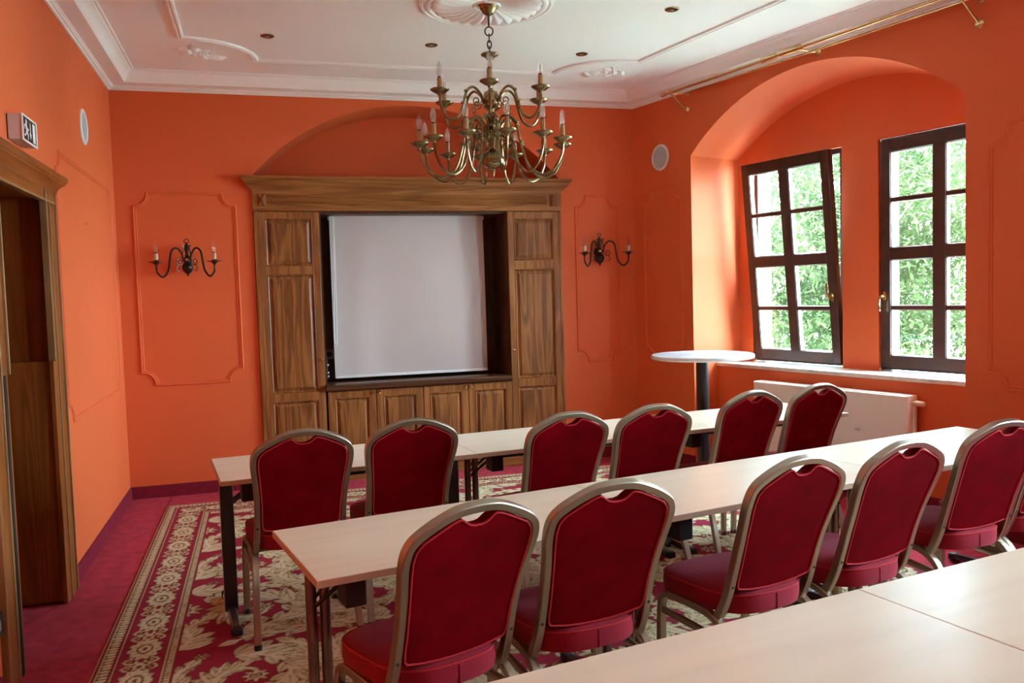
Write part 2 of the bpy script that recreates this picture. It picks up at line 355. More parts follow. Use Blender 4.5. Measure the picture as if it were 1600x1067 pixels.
# ---- right wall: local frame (s along the wall, o outward, z)
wall_right = empty('wall_right', BR, RTH); tag(wall_right, 'orange painted window wall with arched window bay', kind='structure')
S0, S1, ZS, ZA, OW = .75, 3.107, 2.606, 3.062, .50
I0, I1, IZS, IZA = .787, 3.125, 2.588, 2.998
WZ0, WZ1 = .885, 2.535
WIN = [(.935, 1.840), (2.150, 3.075)]
wr = MB()
def bay(ds):
    a = [(x+ds, z) for x, z in arcpts(S0, S1, ZS, ZA)]; b2 = [(x+ds, z) for x, z in arcpts(I0, I1, IZS, IZA)]
    for (p, q), (u, v) in zip(zip(a, a[1:]), zip(b2, b2[1:])):
        wr.quad((p[0], 0, p[1]), (q[0], 0, q[1]), (q[0], 0, H), (p[0], 0, H))
        wr.quad((p[0], 0, p[1]), (q[0], 0, q[1]), (v[0], OW, v[1]), (u[0], OW, u[1]))
        wr.quad((u[0], OW, WZ1), (v[0], OW, WZ1), (v[0], OW, v[1]), (u[0], OW, u[1]))
    wr.quad((S0+ds, 0, 0), (I0+ds, OW, 0), (I0+ds, OW, IZS), (S0+ds, 0, ZS)); wr.quad((S1+ds, 0, 0), (I1+ds, OW, 0), (I1+ds, OW, IZS), (S1+ds, 0, ZS))
    for x0, x1 in ((I0, WIN[0][0]), (WIN[0][1], WIN[1][0]), (WIN[1][1], I1)):
        wr.quad((x0+ds, OW, .8), (x1+ds, OW, .8), (x1+ds, OW, WZ1), (x0+ds, OW, WZ1))
    wr.box(S0+.015+ds, S1-.005+ds, .25, OW+.02, 0, .86)       # parapet below the sill
    for x0, x1 in WIN:                                        # inner plaster reveal up to the frame
        x0 += ds; x1 += ds
        wr.quad((x0, OW, WZ0-.05), (x0, OW+.03, WZ0-.05), (x0, OW+.03, WZ1), (x0, OW, WZ1)); wr.quad((x1, OW, WZ0-.05), (x1, OW+.03, WZ0-.05), (x1, OW+.03, WZ1), (x1, OW, WZ1))
        wr.quad((x0, OW, WZ1), (x1, OW, WZ1), (x1, OW+.03, WZ1), (x0, OW+.03, WZ1))
bay(0); bay(N2)
for x0, x1 in ((0, S0), (S1, S0+N2), (S1+N2, SE)): wr.quad((x0, 0, 0), (x1, 0, 0), (x1, 0, H), (x0, 0, H))
wr.build('wall_face', 'wall_orange', wall_right, smooth=30)
# outer masonry and stone reveals
wo = MB()
def outer(ds):
    xs = [-.6 if ds == 0 else N2-.35, WIN[0][0]+ds+.025, WIN[0][1]+ds-.025, WIN[1][0]+ds+.025, WIN[1][1]+ds-.025, (N2-.35) if ds == 0 else SE+.4]
    for i in (0, 2, 4): wo.box(xs[i], xs[i+1], OW+.12, OW+.20, -1, H+.3)
    for i in (1, 3): wo.box(xs[i], xs[i+1], OW+.12, OW+.20, -1, WZ0-.02); wo.box(xs[i], xs[i+1], OW+.12, OW+.20, WZ1-.03, H+.3)
outer(0); outer(N2)
wo.build('outer_masonry', 'stone_light', wall_right, smooth=0)

# baseboards (carpet covered skirting)
def base(name, a, b, nrm, label, parts=None):
    o = None
    for (p, q) in (parts or [(a, b)]):
        p, q = Vector(p), Vector(q); n = Vector(nrm)*.012
        mb = MB().add([p, q, q+n, p+n, p+V(0, 0, .095), q+V(0, 0, .095), q+n*.8+V(0, 0, .095), p+n*.8+V(0, 0, .095)],
                      [(0, 3, 2, 1), (4, 5, 6, 7), (0, 1, 5, 4), (1, 2, 6, 5), (2, 3, 7, 6), (3, 0, 4, 7)])
        if o is None: o = MB()
        o.add(mb.v, mb.f)
    return tag(o.build(name, 'carpet_skirting', smooth=0), label, kind='structure')
base('baseboard_left', None, None, (1, 0, 0), 'wine carpet skirting strip along left wall', [((0, 4.30, 0), (0, D, 0)), ((0, YF, 0), (0, 2.98, 0))])
base('baseboard_back', None, None, (0, -1, 0), 'dark wine carpet skirting strip along back wall', [((0, D, 0), (AX0, D, 0)), ((AX1, D, 0), (W, D, 0))])
def lw(s, o): return RW(s, o, 0)
base('baseboard_right', None, None, -rn, 'wine carpet skirting strip along window wall', [(lw(0, 0), lw(S0, 0)), (lw(S1, 0), lw(S0+N2, 0)), (lw(S0+.02, .25), lw(S1-.02, .25))])

# panel mouldings on the walls
PM = [(-.015, 0), (-.013, .006), (-.006, .008), (-.003, .005), (.003, .011), (.010, .011), (.014, .006), (.015, 0)]
def panel(parent, M, x0, x1, z0, z1, r=.1):
    pts = []
    for c, a0, a1 in (((x0, z0), 90, 0), ((x1, z0), 180, 90), ((x1, z1), 270, 180), ((x0, z1), 360, 270)):
        pts += scoop(c, a0, a1, r, 8)
    mb = MB(); mb.mitre([(x, 0, z) for x, z in pts], PM, (0, -1, 0), closed=True); mb.xf(M)
    mb.build('panel_moulding', 'wall_orange', parent, smooth=30)
Mb = Matrix.Translation((0, D+.001, 0))
panel(wall_back, Mb, .135, .868, .885, 2.36); panel(wall_back, Mb, 3.753, 4.155, .89, 2.355)
Ml = Matrix.Translation((-.001, 0, 0)) @ Matrix.Rotation(PI/2, 4, 'Z')
panel(wall_left, Ml, 4.45, 6.235, .88, 2.355); panel(wall_left, Ml, .3, 2.7, .88, 2.355)
Mr = Matrix.Translation((0, .001, 0))
panel(wall_right, Mr, .135, .615, .90, 2.365); panel(wall_right, Mr, 3.255, N2+.62, .885, 2.375)
MB().lathe([(.0045, 0), (.004, .003)], (0, 5.25, 2.03), 8, 'X').build('nail_hole', 'bulb_socket', wall_left)

# ---- window sill
def sill(ds, lab):
    o = MB().prism([(S0+.0+ds, .235), (S1+ds, .235), (I1+ds, OW+.10), (I0+ds, OW+.10)], .845, .875, 'Z')
    ob = o.build('window_sill', 'sill_stone', None, smooth=0, bevel=.004); ob.location = BR; ob.rotation_euler = (0, 0, RTH)
    tag(ob, lab, 'window sill', kind='structure')
sill(0, 'pale polished stone sill running below both windows'); sill(N2, 'pale stone sill of the second window bay outside the picture')

# ---- windows
def window(name, x0, x1, tilt, handle_left, label):
    w = empty(name, RW((x0+x1)/2, OW+.03, WZ0), RTH); tag(w, label, kind='structure')
    hw, h = (x1-x0)/2, WZ1-WZ0
    f = MB(); t = .042
    f.box(-hw, -hw+t, 0, .10, 0, h); f.box(hw-t, hw, 0, .10, 0, h); f.box(-hw+t, hw-t, 0, .10, h-t, h); f.box(-hw+t, hw-t, 0, .10, 0, t)
    f.build('window_frame', 'window_brown', w, smooth=0, bevel=.004)
    # sash: own empty hinged at the bottom edge
    sx, sh, b0 = hw-.018, h-.03, .016
    s = MB(); sw = .075
    y0, y1 = -.028, .030
    s.box(-sx, -sx+sw, y0, y1, 0, sh); s.box(sx-sw, sx, y0, y1, 0, sh); s.box(-sx+sw, sx-sw, y0, y1, sh-sw-.015, sh); s.box(-sx+sw, sx-sw, y0, y1, 0, sw+.015)
    so = s.build('window_sash', 'window_brown', w, smooth=0, bevel=.006)
    so.location = (0, 0, b0); so.rotation_euler = (tilt, 0, 0)
    # mullion and transom (heavy), glazing bars (thin)
    zt = (1.715-WZ0)-b0
    mu = MB(); mu.box(-.047, .047, y0, y1, sw+.01, sh-sw-.01); mu.build('mullion', 'window_brown', so, smooth=0, bevel=.006)
    for a, bb in ((-sx+sw-.005, -.043), (.043, sx-sw+.005)):
        MB().box(a, bb, y0-.001, y1, zt-.045, zt+.045).build('transom', 'window_brown', so, smooth=0, bevel=.006)
    zlo, zhi = sw+.015, sh-sw-.015
    zb = [(zlo, (zlo+zt-.045)/2), ((zlo+zt-.045)/2, zt-.045), (zt+.045, (zt+.045+zhi)/2), ((zt+.045+zhi)/2, zhi)]
    for cx0, cx1 in ((-sx+sw, -.047), (.047, sx-sw)):
        for zz in ((zlo+zt-.045)/2, (zt+.045+zhi)/2):
            MB().box(cx0-.003, cx1+.003, y0+.012, y1-.008, zz-.013, zz+.013).build('glazing_bar', 'window_brown', so, smooth=0, bevel=.003)
        for a, bb in zb:
            p = MB().box(cx0-.004, cx1+.004, -.002, .002, a-.004, bb+.004).build('pane', 'pane_glass', so, smooth=0)
            g = MB()
            aa, b2 = a+.012, bb-.012
            if abs(a-zlo) < 1e-6 or abs(a-zt-.045) < 1e-6: aa = a
            if abs(bb-zhi) < 1e-6 or abs(bb-zt+.045) < 1e-6: b2 = bb
            g.box(cx0, cx0+.006, -.016, .012, aa, b2); g.box(cx1-.006, cx1, -.016, .012, aa, b2); g.box(cx0, cx1, -.016, .012, aa, aa+.006); g.box(cx0, cx1, -.016, .012, b2-.006, b2)
            g.build('glazing_bead', 'spacer_steel', so, smooth=0)
    hx = (-sx+.035) if handle_left else (sx-.035); hz = 1.40-WZ0
    g = MB(); g.prism([(hx+.016*math.cos(a*PI/8), hz+.034*math.sin(a*PI/8)) for a in range(16)], y0-.010, y0+.001, 'Y')
    g.lathe([(.009, y0-.01), (.009, y0-.045), (.0, y0-.047)], (hx, 0, hz), 10, 'Y')
    dr = -1 if handle_left else 1
    if handle_left: g.tube(bez([(hx, y0-.042, hz), (hx-.012, y0-.046, hz-.02), (hx-.018, y0-.046, hz-.06), (hx-.016, y0-.044, hz-.11)], 5), .008, 8, scale=[1.2]*5+[1]*5+[1.1]*5+[.8])
    else: g.tube(bez([(hx, y0-.042, hz), (hx-.012, y0-.046, hz+.02), (hx-.018, y0-.046, hz+.06), (hx-.016, y0-.044, hz+.11)], 5), .008, 8, scale=[1.2]*5+[1]*5+[1.1]*5+[.8])
    g.build('handle', 'brass_bright', so, label='brass window handle')
    if tilt:
        k = MB(); top = V(0, -math.sin(tilt)*sh, math.cos(tilt)*sh)
        k.box(-.16, -.10, top.y+.02, .05, h-.055, h-.045); k.box(.05, .11, top.y+.02, .05, h-.058, h-.048)
        k.build('tilt_stay', 'spacer_steel', w, smooth=0)
    return w
window('window_1', *WIN[0], R(5.0), False, 'dark brown casement window tilted open at the top')
window('window_2', *WIN[1], 0, True, 'closed dark brown casement window at the right of the bay')
window('window_3', WIN[0][0]+N2, WIN[0][1]+N2, 0, False, 'closed brown casement window of second bay outside the picture')
window('window_4', WIN[1][0]+N2, WIN[1][1]+N2, 0, True, 'closed brown casement window nearest the viewer outside the picture')
# ---- doorway on the left
dw = empty('door_1', (0, (DY0+DY1)/2, 0)); tag(dw, 'cased doorway of brown wood with half height open leaves', kind='structure')
yc = (DY0+DY1)/2
def dpart(mb, name, mat, **k):
    mb.xf(Matrix.Translation((0, -yc, 0))); return mb.build(name, mat, dw, **k)
HZ = 1.243
dpart(MB().box(-.55, .0, DY1-.001, DY1+.03, 0, DZ), 'lining', 'door_lining', smooth=0)
dpart(MB().box(-.55, .0, DY0-.03, DY0+.001, 0, DZ), 'lining', 'door_lining', smooth=0)
dpart(MB().box(-.55, .0, DY0, DY1, DZ-.001, DZ+.03), 'head_lining', 'door_lining', smooth=0)
dpart(MB().box(-.85, -.55, DY0, DY1, 0, DZ), 'passage_back', 'door_lining', smooth=0)
# casing: flat boards with beads
def casing(y0, y1, inner):     # inner=+1 opening lies at larger y
    dpart(MB().box(0, .022, y0, y1, 0, 2.105), 'casing', 'door_wood_z', smooth=0, bevel=.003)
    for yb, w_, hh in (((y1 if inner > 0 else y0), .012, .034), ((y0+y1)/2+.02*inner, .010, .028), ((y0 if inner > 0 else y1), .012, .030)):
        dpart(MB().box(.0, hh, yb-w_/2, yb+w_/2, (HZ if yb in (y0, y1) and ((yb == y1) == (inner > 0)) else 0), 2.105), 'casing_bead', 'oak_bead', smooth=0, bevel=.003)
casing(4.06, 4.285, -1); casing(3.02, 3.25, 1)
dpart(MB().box(0, .0245, 3.018, 4.287, 2.045, 2.112), 'head_casing', 'door_wood_y', smooth=0, bevel=.003)
dpart(MB().box(0, .034, 3.05, 4.245, 2.038, 2.052), 'casing_bead', 'oak_bead', smooth=0, bevel=.003)
hp = [(.0, 2.10), (.026, 2.10), (.030, 2.112), (.036, 2.128), (.048, 2.145), (.060, 2.152), (.060, 2.160), (.066, 2.164), (.072, 2.180), (.072, 2.192), (0, 2.192)]
ex = [0, .03, .036, .05, .075, .095, .095, .105, .115, .115, .115]
ends = []
hd = MB()
r0 = [(a, 3.02-e, z) for (a, z), e in zip(hp, ex)]; r1 = [(a, 4.285+e, z) for (a, z), e in zip(hp, ex)]
hd.rings([r0, r1]); dpart(hd, 'cornice_hood', 'door_wood_y', smooth=25)
# half-height leaves standing open in the passage
def leaf(y0, y1, edge_y0, edge_y1, lab):
    m_ = MB().box(-.52, .004, y0, y1, .012, HZ); l_ = dpart(m_, 'half_leaf', 'door_wood_z', smooth=0, bevel=.003, label=lab)
    e_ = MB().box(.002, .016, edge_y0, edge_y1, .012, HZ); e_.xf(Matrix.Translation((0, -yc, 0))); e_.build('edge_strip', 'oak_bead', l_, smooth=0, bevel=.002)
leaf(4.075, 4.115, 4.10, 4.114, 'lower door leaf standing open against the far jamb'); leaf(3.215, 3.262, 3.225, 3.262, 'lower door leaf standing open against the near jamb')
dk = MB().box(.018, .024, 3.19, 3.222, 0, HZ); dpart(dk, 'gap_shade', 'shadow_gap', smooth=0)  # black strip standing in for the shade in the gap beside the leaf

# ================================================================== CABINET WALL
YC = D-.02           # front plane of the doors
def panel_door(parent, name, x0, x1, z0, z1, fields, knob, grain='walnut_z', depth=.022):
    """frame-and-panel door; fields = list of (z0,z1)"""
    st = .052
    d = MB(); d.box(x0, x0+st, YC, YC+depth, z0, z1); d.box(x1-st, x1, YC, YC+depth, z0, z1)
    zs = [z0]+[v for f in fields for v in f]+[z1]
    for i in range(0, len(zs), 2): d.box(x0+st, x1-st, YC, YC+depth, zs[i], zs[i+1])
    do = d.build(name, grain, parent, smooth=0, bevel=.003)
    for a, b2 in fields:
        p = MB(); X0, X1 = x0+st, x1-st
        # moulded slip then raised field
        def ring(ins, y): return [(X0+ins, y, a+ins), (X1-ins, y, a+ins), (X1-ins, y, b2-ins), (X0+ins, y, b2-ins)]
        rs = [ring(0, YC+.004), ring(.006, YC-.001), ring(.014, YC+.006), ring(.018, YC+.014), ring(.022, YC+.014), ring(.040, YC+.005), ring(.043, YC+.001)]
        vs = [v for r in rs for v in r]; fs = []
        for i in range(len(rs)-1):
            for j in range(4): fs.append((i*4+j, i*4+(j+1) % 4, i*4+4+(j+1) % 4, i*4+4+j))
        n_ = (len(rs)-1)*4; fs.append((n_, n_+1, n_+2, n_+3)); p.add(vs, fs)
        p.build('raised_panel', 'walnut_panel', do, smooth=0)
    if knob:
        MB().lathe([(.006, 0), (.006, -.010), (.011, -.014), (.014, -.021), (.010, -.028), (0, -.030)], (knob[0], YC, knob[1]), 10, 'Y').build('knob', 'brass_bright', do, label='small round brass knob')
    return do
def carcass(mb, x0, x1, z0, z1): mb.box(x0, x1, YC+.023, D+.44, z0, z1); return mb
def shift(root, x):      # children were made in world coordinates; put the empty at the base
    for o in root.children:
        o.location = (-x, -(D), 0)
    root.location = (x, D, 0)
def shifted(root, x):
    root.location = (x, D, 0)
    for o in root.children: o.matrix_parent_inverse = Matrix.Translation((-x, -D, 0))
FZ = 2.224
tcl = empty('tall_cabinet'); tag(tcl, 'tall walnut cupboard left of the projection screen', 'cabinet', 'tall walnut cupboards beside the screen')
carcass(MB(), 1.010, 1.512, .0, FZ).build('carcass', 'walnut_z', tcl, smooth=0)
MB().box(1.008, 1.036, YC-.002, YC+.02, .081, FZ).build('side_stile', 'walnut_z', tcl, smooth=0, bevel=.002)
panel_door(tcl, 'door', 1.038, 1.512, .085, FZ-.008, [(.14, .690), (.757, 1.717), (1.785, 2.165)], (1.495, 1.02))
shifted(tcl, 1.26)
tcr = empty('tall_cabinet'); tag(tcr, 'tall walnut cupboard right of the projection screen', 'cabinet', 'tall walnut cupboards beside the screen')
carcass(MB(), 3.110, 3.600, .0, FZ).build('carcass', 'walnut_z', tcr, smooth=0)
MB().box(3.580, 3.602, YC-.002, YC+.02, .081, FZ).build('side_stile', 'walnut_z', tcr, smooth=0, bevel=.002)
panel_door(tcr, 'door', 3.110, 3.578, .085, FZ-.008, [(.14, .695), (.762, 1.720), (1.798, 2.160)], (3.128, 1.02))
shifted(tcr, 3.355)
for k, (x0, x1) in enumerate(((1.527, 2.320), (2.322, 3.109))):
    bc = empty('base_cabinet'); tag(bc, ('low walnut cupboard with two doors under the screen, beside the left tall cupboard', 'low walnut cupboard with two doors under the screen, beside the right tall cupboard')[k], 'cabinet', 'low cupboards under the screen')
    carcass(MB(), x0, x1, .0, .752).build('carcass', 'walnut_z', bc, smooth=0)
    mid = (x0+x1)/2
    panel_door(bc, 'door', x0+.002, mid-.003, .085, .745, [(.14, .690)], (mid-.026, .722))
    panel_door(bc, 'door', mid+.003, x1-.002, .085, .745, [(.14, .690)], (mid+.026, .722))
    shifted(bc, mid)
pl_ = MB().box(1.008, 3.602, YC-.006, YC+.022, .0, .08).build('plinth_board', 'walnut_x', None, smooth=0, bevel=.003); tag(pl_, 'long walnut plinth board along the floor below the cupboards', 'plinth')
MB  # worktop
wt = MB(); wt.rings([[(x, YC-.030, .760), (x, YC-.036, .767), (x, YC-.036, .790), (x, YC-.030, .800), (x, YC-.012, .806), (x, D+.44, .806), (x, D+.44, .756), (x, YC-.024, .754)] for x in (1.516, 3.106)])
wto = wt.build('cabinet_worktop', 'walnut_dark_x', None, smooth=30); tag(wto, 'dark glossy walnut worktop below the projection screen', 'worktop')
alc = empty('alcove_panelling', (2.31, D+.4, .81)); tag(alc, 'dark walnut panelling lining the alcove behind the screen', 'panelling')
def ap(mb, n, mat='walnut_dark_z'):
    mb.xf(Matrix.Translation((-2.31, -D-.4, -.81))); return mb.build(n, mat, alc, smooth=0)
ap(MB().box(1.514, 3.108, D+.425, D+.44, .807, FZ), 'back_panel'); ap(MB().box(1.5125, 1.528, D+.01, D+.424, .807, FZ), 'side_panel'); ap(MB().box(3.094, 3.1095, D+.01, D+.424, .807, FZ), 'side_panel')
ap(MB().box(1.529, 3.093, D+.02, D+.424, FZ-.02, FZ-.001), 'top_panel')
# frieze and cornice
can = empty('cabinet_pediment', (2.305, D, FZ)); tag(can, 'walnut fluted frieze and moulded cornice crowning the cupboards', 'cabinet top')
def cp(mb, n, mat='walnut_x', **k):
    mb.xf(Matrix.Translation((-2.305, -D, -FZ))); return mb.build(n, mat, can, **k)
fz = MB(); zs_ = [2.224, 2.262]
fz.box(1.002, 3.608, YC-.004, D+.44, 2.226, 2.396); cp(fz, 'frieze', smooth=0, bevel=.003)
for i in range(5):
    z = 2.276+i*.0185
    cp(MB().rings([[(x, YC-.004, z-.0075), (x, YC-.011, z-.006), (x, YC-.0145, z), (x, YC-.011, z+.006), (x, YC-.004, z+.0075)] for x in (1.145, 3.465)]), 'reed', smooth=60)
for x in (1.047, 3.505):
    cp(MB().add([(x-.004, YC-.004, 2.262), (x+.062, YC-.004, 2.262), (x+.062, YC-.004, 2.364), (x-.004, YC-.004, 2.364), (x, YC-.012, 2.266), (x+.058, YC-.012, 2.266), (x+.058, YC-.012, 2.360), (x, YC-.012, 2.360), (x+.029, YC-.030, 2.313)],
                [(0, 1, 5, 4), (1, 2, 6, 5), (2, 3, 7, 6), (3, 0, 4, 7), (4, 5, 8), (5, 6, 8), (6, 7, 8), (7, 4, 8)]), 'corner_block', 'block_wood', smooth=0)
kp = [(0, 2.394), (.012, 2.394), (.016, 2.404), (.030, 2.420), (.046, 2.430), (.050, 2.440), (.054, 2.446), (.060, 2.462), (.074, 2.474), (.080, 2.478), (.080, 2.494), (0, 2.494)]
kr = []
for (px_, py_), (sx_, sy_) in (((1.002, D), (-1, 0)), ((1.002, YC-.004), (-1, -1)), ((3.608, YC-.004), (1, -1)), ((3.608, D), (1, 0))):
    kr.append([(px_+a*sx_, py_+a*sy_, z) for a, z in kp])
kc = MB().rings(kr); kc.box(1.01, 3.60, YC+.02, D+.44, 2.396, 2.49); cp(kc, 'cornice', smooth=25)

# projection screen
ps = empty('projection_screen', (2.30, D+.19, .83)); tag(ps, 'pale grey pull-down projection screen hanging in the walnut alcove', 'screen')
nx, nz = 40, 40; xs0, xs1, z0_, z1_ = 1.612, 2.946, .838, 2.205
rnd = random.Random(4)
vs, fs = [], []
for j in range(nz+1):
    for i in range(nx+1):
        u, v = i/nx, j/nz
        yy = .016*math.sin(u*6.2+1.0*v)*(1-v*.5)+.009*math.sin(u*3.1+v*4)-.014*math.exp(-((u-.16-.05*v)/.10)**2)*(1-v*.5)+.004*math.exp(-((v-.05)/.05)**2-((u-.1)/.06)**2)
        vs.append((xs0+(xs1-xs0)*u, D+.19+yy, z0_+.018+(z1_-z0_-.018)*v))
for j in range(nz):
    for i in range(nx): a = j*(nx+1)+i; fs.append((a, a+1, a+nx+2, a+nx+1))
back_ = [(x, y+.003, z) for x, y, z in vs]; o2 = len(vs)
sm = MB().add(vs+back_, fs+[tuple(q+o2 for q in reversed(f)) for f in fs])
sm.xf(Matrix.Translation((-2.30, -D-.19, -.83))); sm.build('fabric', 'screen_fabric', ps, smooth=180)
bb_ = MB().box(xs0-.002, xs1+.002, D+.178, D+.202, z0_-.004, z0_+.020); bb_.xf(Matrix.Translation((-2.30, -D-.19, -.83))); bb_.build('bottom_bar', 'white_plastic', ps, bevel=.006)
MB().tube([(xs0-2.30-.01, .030, 1.355), (xs1-2.30+.01, .030, 1.355)], .016, 12).build('roller', 'white_plastic', ps)
cb = MB(); cb.tube(bez([(1.640, D+.160, 2.20), (1.636, D+.160, 1.80), (1.622, D+.160, 1.40), (1.614, D+.160, 1.17), (1.622, D+.160, 1.135), (1.634, D+.160, 1.15), (1.640, D+.160, 1.40), (1.645, D+.160, 1.80), (1.648, D+.160, 2.20)], 6), .0035, 6, hint=(0, 1, 0))
cb.xf(Matrix.Translation((-2.30, -D-.19, -.83))); cb.build('pull_cord', 'white_plastic', ps)
# wall socket and plug strip in the alcove
sk = empty('wall_socket', (1.585, D+.425, 1.03)); tag(sk, 'square grey power socket on the panelling left of screen', 'socket')
MB().box(-.042, .042, -.012, .0, -.042, .042).build('cover_plate', 'socket_grey', sk, bevel=.004)
MB().lathe([(.024, -.013), (.022, -.013), (.020, -.005), (0, -.005)], (0, 0, 0), 16, 'Y').build('socket_well', 'bulb_socket', sk)
pw = empty('plug_strip', (1.534, D+.12, .94)); tag(pw, 'narrow black plug strip on the alcove side below socket', 'plug strip')
MB().box(-.006, .010, -.02, .03, -.10, .08).build('strip_body', 'black_plastic', pw, bevel=.003)
for z in (-.075, -.045, .02): MB().box(.010, .022, -.015, .01, z-.006, z+.006).build('plug', 'white_plastic', pw, smooth=0)
# ================================================================== CARPET
GX0, GX1, GY0, GY1, GS = .300, 4.36, .20, 6.055, .0085
TS, TW, TH_ = .006, 1.24, 1.50               # tile raster step, width, height
def draw_tile():
    nx, ny = int(TW/2/TS), int(TH_/TS); X, Y = np.meshgrid((np.arange(nx)+.5)*TS, (np.arange(ny)+.5)*TS); A = np.zeros((ny, nx))
    rnd = random.Random(11)
    def lobe(cx, cy, ang, la, lb, tone=1.0):
        for wy in (-TH_, 0, TH_):
            dx, dy = X-cx, Y-cy-wy; c, s = math.cos(ang), math.sin(ang); a, b2 = dx*c+dy*s, -dx*s+dy*c
            t = a/la
            w = lb*np.sqrt(np.clip(t, 0, 1))*(1-np.clip(t, 0, 1)**2)*1.5
            m = (t > 0) & (t < 1) & (np.abs(b2) < w)
            rim = m & (np.abs(b2) > w-.0055); vein = m & (np.abs(b2) < .0035) & (t > .12)
            A[m] = tone; A[rim] = .40; A[vein] = .50
    def acanthus(pts, w0, flip=1, n=7):
        P = bez([(p[0], p[1], 0) for p in pts], 10); m = len(P)
        for k in range(n, -1, -1):
            i = min(m-2, int(k/n*(m-2))); p = P[i]; t = (P[i+1]-P[i]); a = math.atan2(t.y, t.x); f = 1-.45*k/n
            for sd in (1, -1):
                lobe(p.x, p.y, a+sd*(.85-.35*k/n), w0*f*1.5, w0*f*.42, .86+.14*((k+sd) % 2))
        e = P[-1]; t = P[-1]-P[-2]; lobe(P[-2].x, P[-2].y, math.atan2(t.y, t.x), w0*1.2, w0*.4)
        for p in P:
            for wy in (-TH_, 0, TH_):
                m_ = np.hypot(X-p.x, Y-p.y-wy) < .010; A[m_] = 1.0
    def stem(pts, r=.011):
        for p in bez([(q[0], q[1], 0) for q in pts], 26):
            for wy in (-TH_, 0, TH_):
                d = np.hypot(X-p.x, Y-p.y-wy); A[(d < r+.006) & (d >= r) & (A < .9)] = .42; A[d < r] = .95
    def flower(cx, cy, r, n=8):
        for wy in (-TH_, 0, TH_):
            dx, dy = X-cx, Y-cy-wy; d = np.hypot(dx, dy); th = np.arctan2(dy, dx); rr = r*(.78+.22*np.cos(n*th))
            m_ = d < rr; A[m_] = .95; A[m_ & (d > rr-.007)] = .40; A[m_ & (np.abs(np.sin(n*th/2)) < .16) & (d > r*.3)] = .45; A[np.abs(d-r*.32) < .005] = .35; A[d < r*.14] = .3
    def spiral(cx, cy, r0, a0, turns, sgn, nl=8, w=.085):
        pts = []
        K = 40
        for i in range(K+1):
            t = i/K; a = a0+sgn*turns*2*PI*t; r = r0*(1-.80*t); pts.append((cx+r*math.cos(a), cy+r*math.sin(a)))
        for k in range(nl):
            i = int(k/nl*K*.8); p, q = pts[i], pts[i+1]; a = math.atan2(q[1]-p[1], q[0]-p[0]); f = 1-.5*k/nl
            for j, da in enumerate((1.25, .75, .3)): lobe(p[0], p[1], a-sgn*da, w*f*(1.0+.45*j), w*f*.36, .84+.08*j)
            lobe(p[0], p[1], a+sgn*.6, w*f*.9, w*f*.28, .9)
        stem(pts, .010); flower(pts[-1][0], pts[-1][1], r0*.30)
    # main scrolls
    spiral(.33, .42, .225, -PI*.55, 1.35, 1, 10, .15); spiral(.30, 1.16, .215, PI*.55, 1.3, -1, 10, .145)
    acanthus([(.02, .03), (.06, .14), (.03, .27), (.10, .36)], .105); acanthus([(.60, .75), (.50, .82), (.47, .93), (.56, 1.02)], .105)
    acanthus([(.02, .78), (.12, .80), (.22, .76), (.32, .80), (.40, .76)], .095); acanthus([(.60, .10), (.52, .13), (.46, .08), (.36, .10), (.26, .05)], .09)
    acanthus([(.62, .30), (.585, .42), (.605, .56), (.57, .64)], .095); acanthus([(.02, 1.0), (.05, 1.12), (.02, 1.24), (.07, 1.33)], .095)
    acanthus([(.60, 1.20), (.555, 1.28), (.57, 1.38), (.50, 1.45)], .10); acanthus([(.14, .58), (.17, .66), (.27, .66), (.34, .70)], .075)
    flower(.0, .52, .10, 10); flower(.62, 1.12, .085, 8); flower(.48, .70, .04, 6); flower(.12, .90, .035, 6); flower(.50, .20, .035, 6); flower(.12, 1.42, .04, 6)
    return np.concatenate([A, A[:, ::-1]], 1)
tile = draw_tile()
gx = np.arange(GX0, GX1+1e-6, GS); gy = np.arange(GY0, GY1+1e-6, GS); nxg, nyg = len(gx), len(gy)
XX, YY = np.meshgrid(gx, gy)
def samp(x, y):
    i = (np.mod(x, TW)/TS); j = (np.mod(y, TH_)/TS); ny, nx = tile.shape
    i0 = np.floor(i-.5).astype(int); j0 = np.floor(j-.5).astype(int); fx = i-.5-i0; fy = j-.5-j0
    g = lambda a, b2: tile[np.mod(b2, ny), np.mod(a, nx)]
    return (g(i0, j0)*(1-fx)+g(i0+1, j0)*fx)*(1-fy)+(g(i0, j0+1)*(1-fx)+g(i0+1, j0+1)*fx)*fy
val = samp(XX-GX0-.30, YY-GY0)
dl, dr_, db, df = XX-GX0, GX1-XX, GY1-YY, YY-GY0
e = np.minimum(np.minimum(dl, dr_), np.minimum(db, df))
along = np.where((e == dl) | (e == dr_), YY, XX)
bor = e < .318
B = np.zeros_like(e)
# outer band of little bars, two fillets
B[(e < .008)] = .9; B[(e > .014) & (e < .020)] = .75
band = (e > .022) & (e < .068); ph = np.mod(along, .030)/.030; q_ = (np.abs(ph-.5)/.36)**2+((e-.045)/.020)**2
B[band] = .45; B[band & (q_ < 1)] = .95; B[band & (ph < .08)] = .25
B[(e > .070) & (e < .078)] = .8
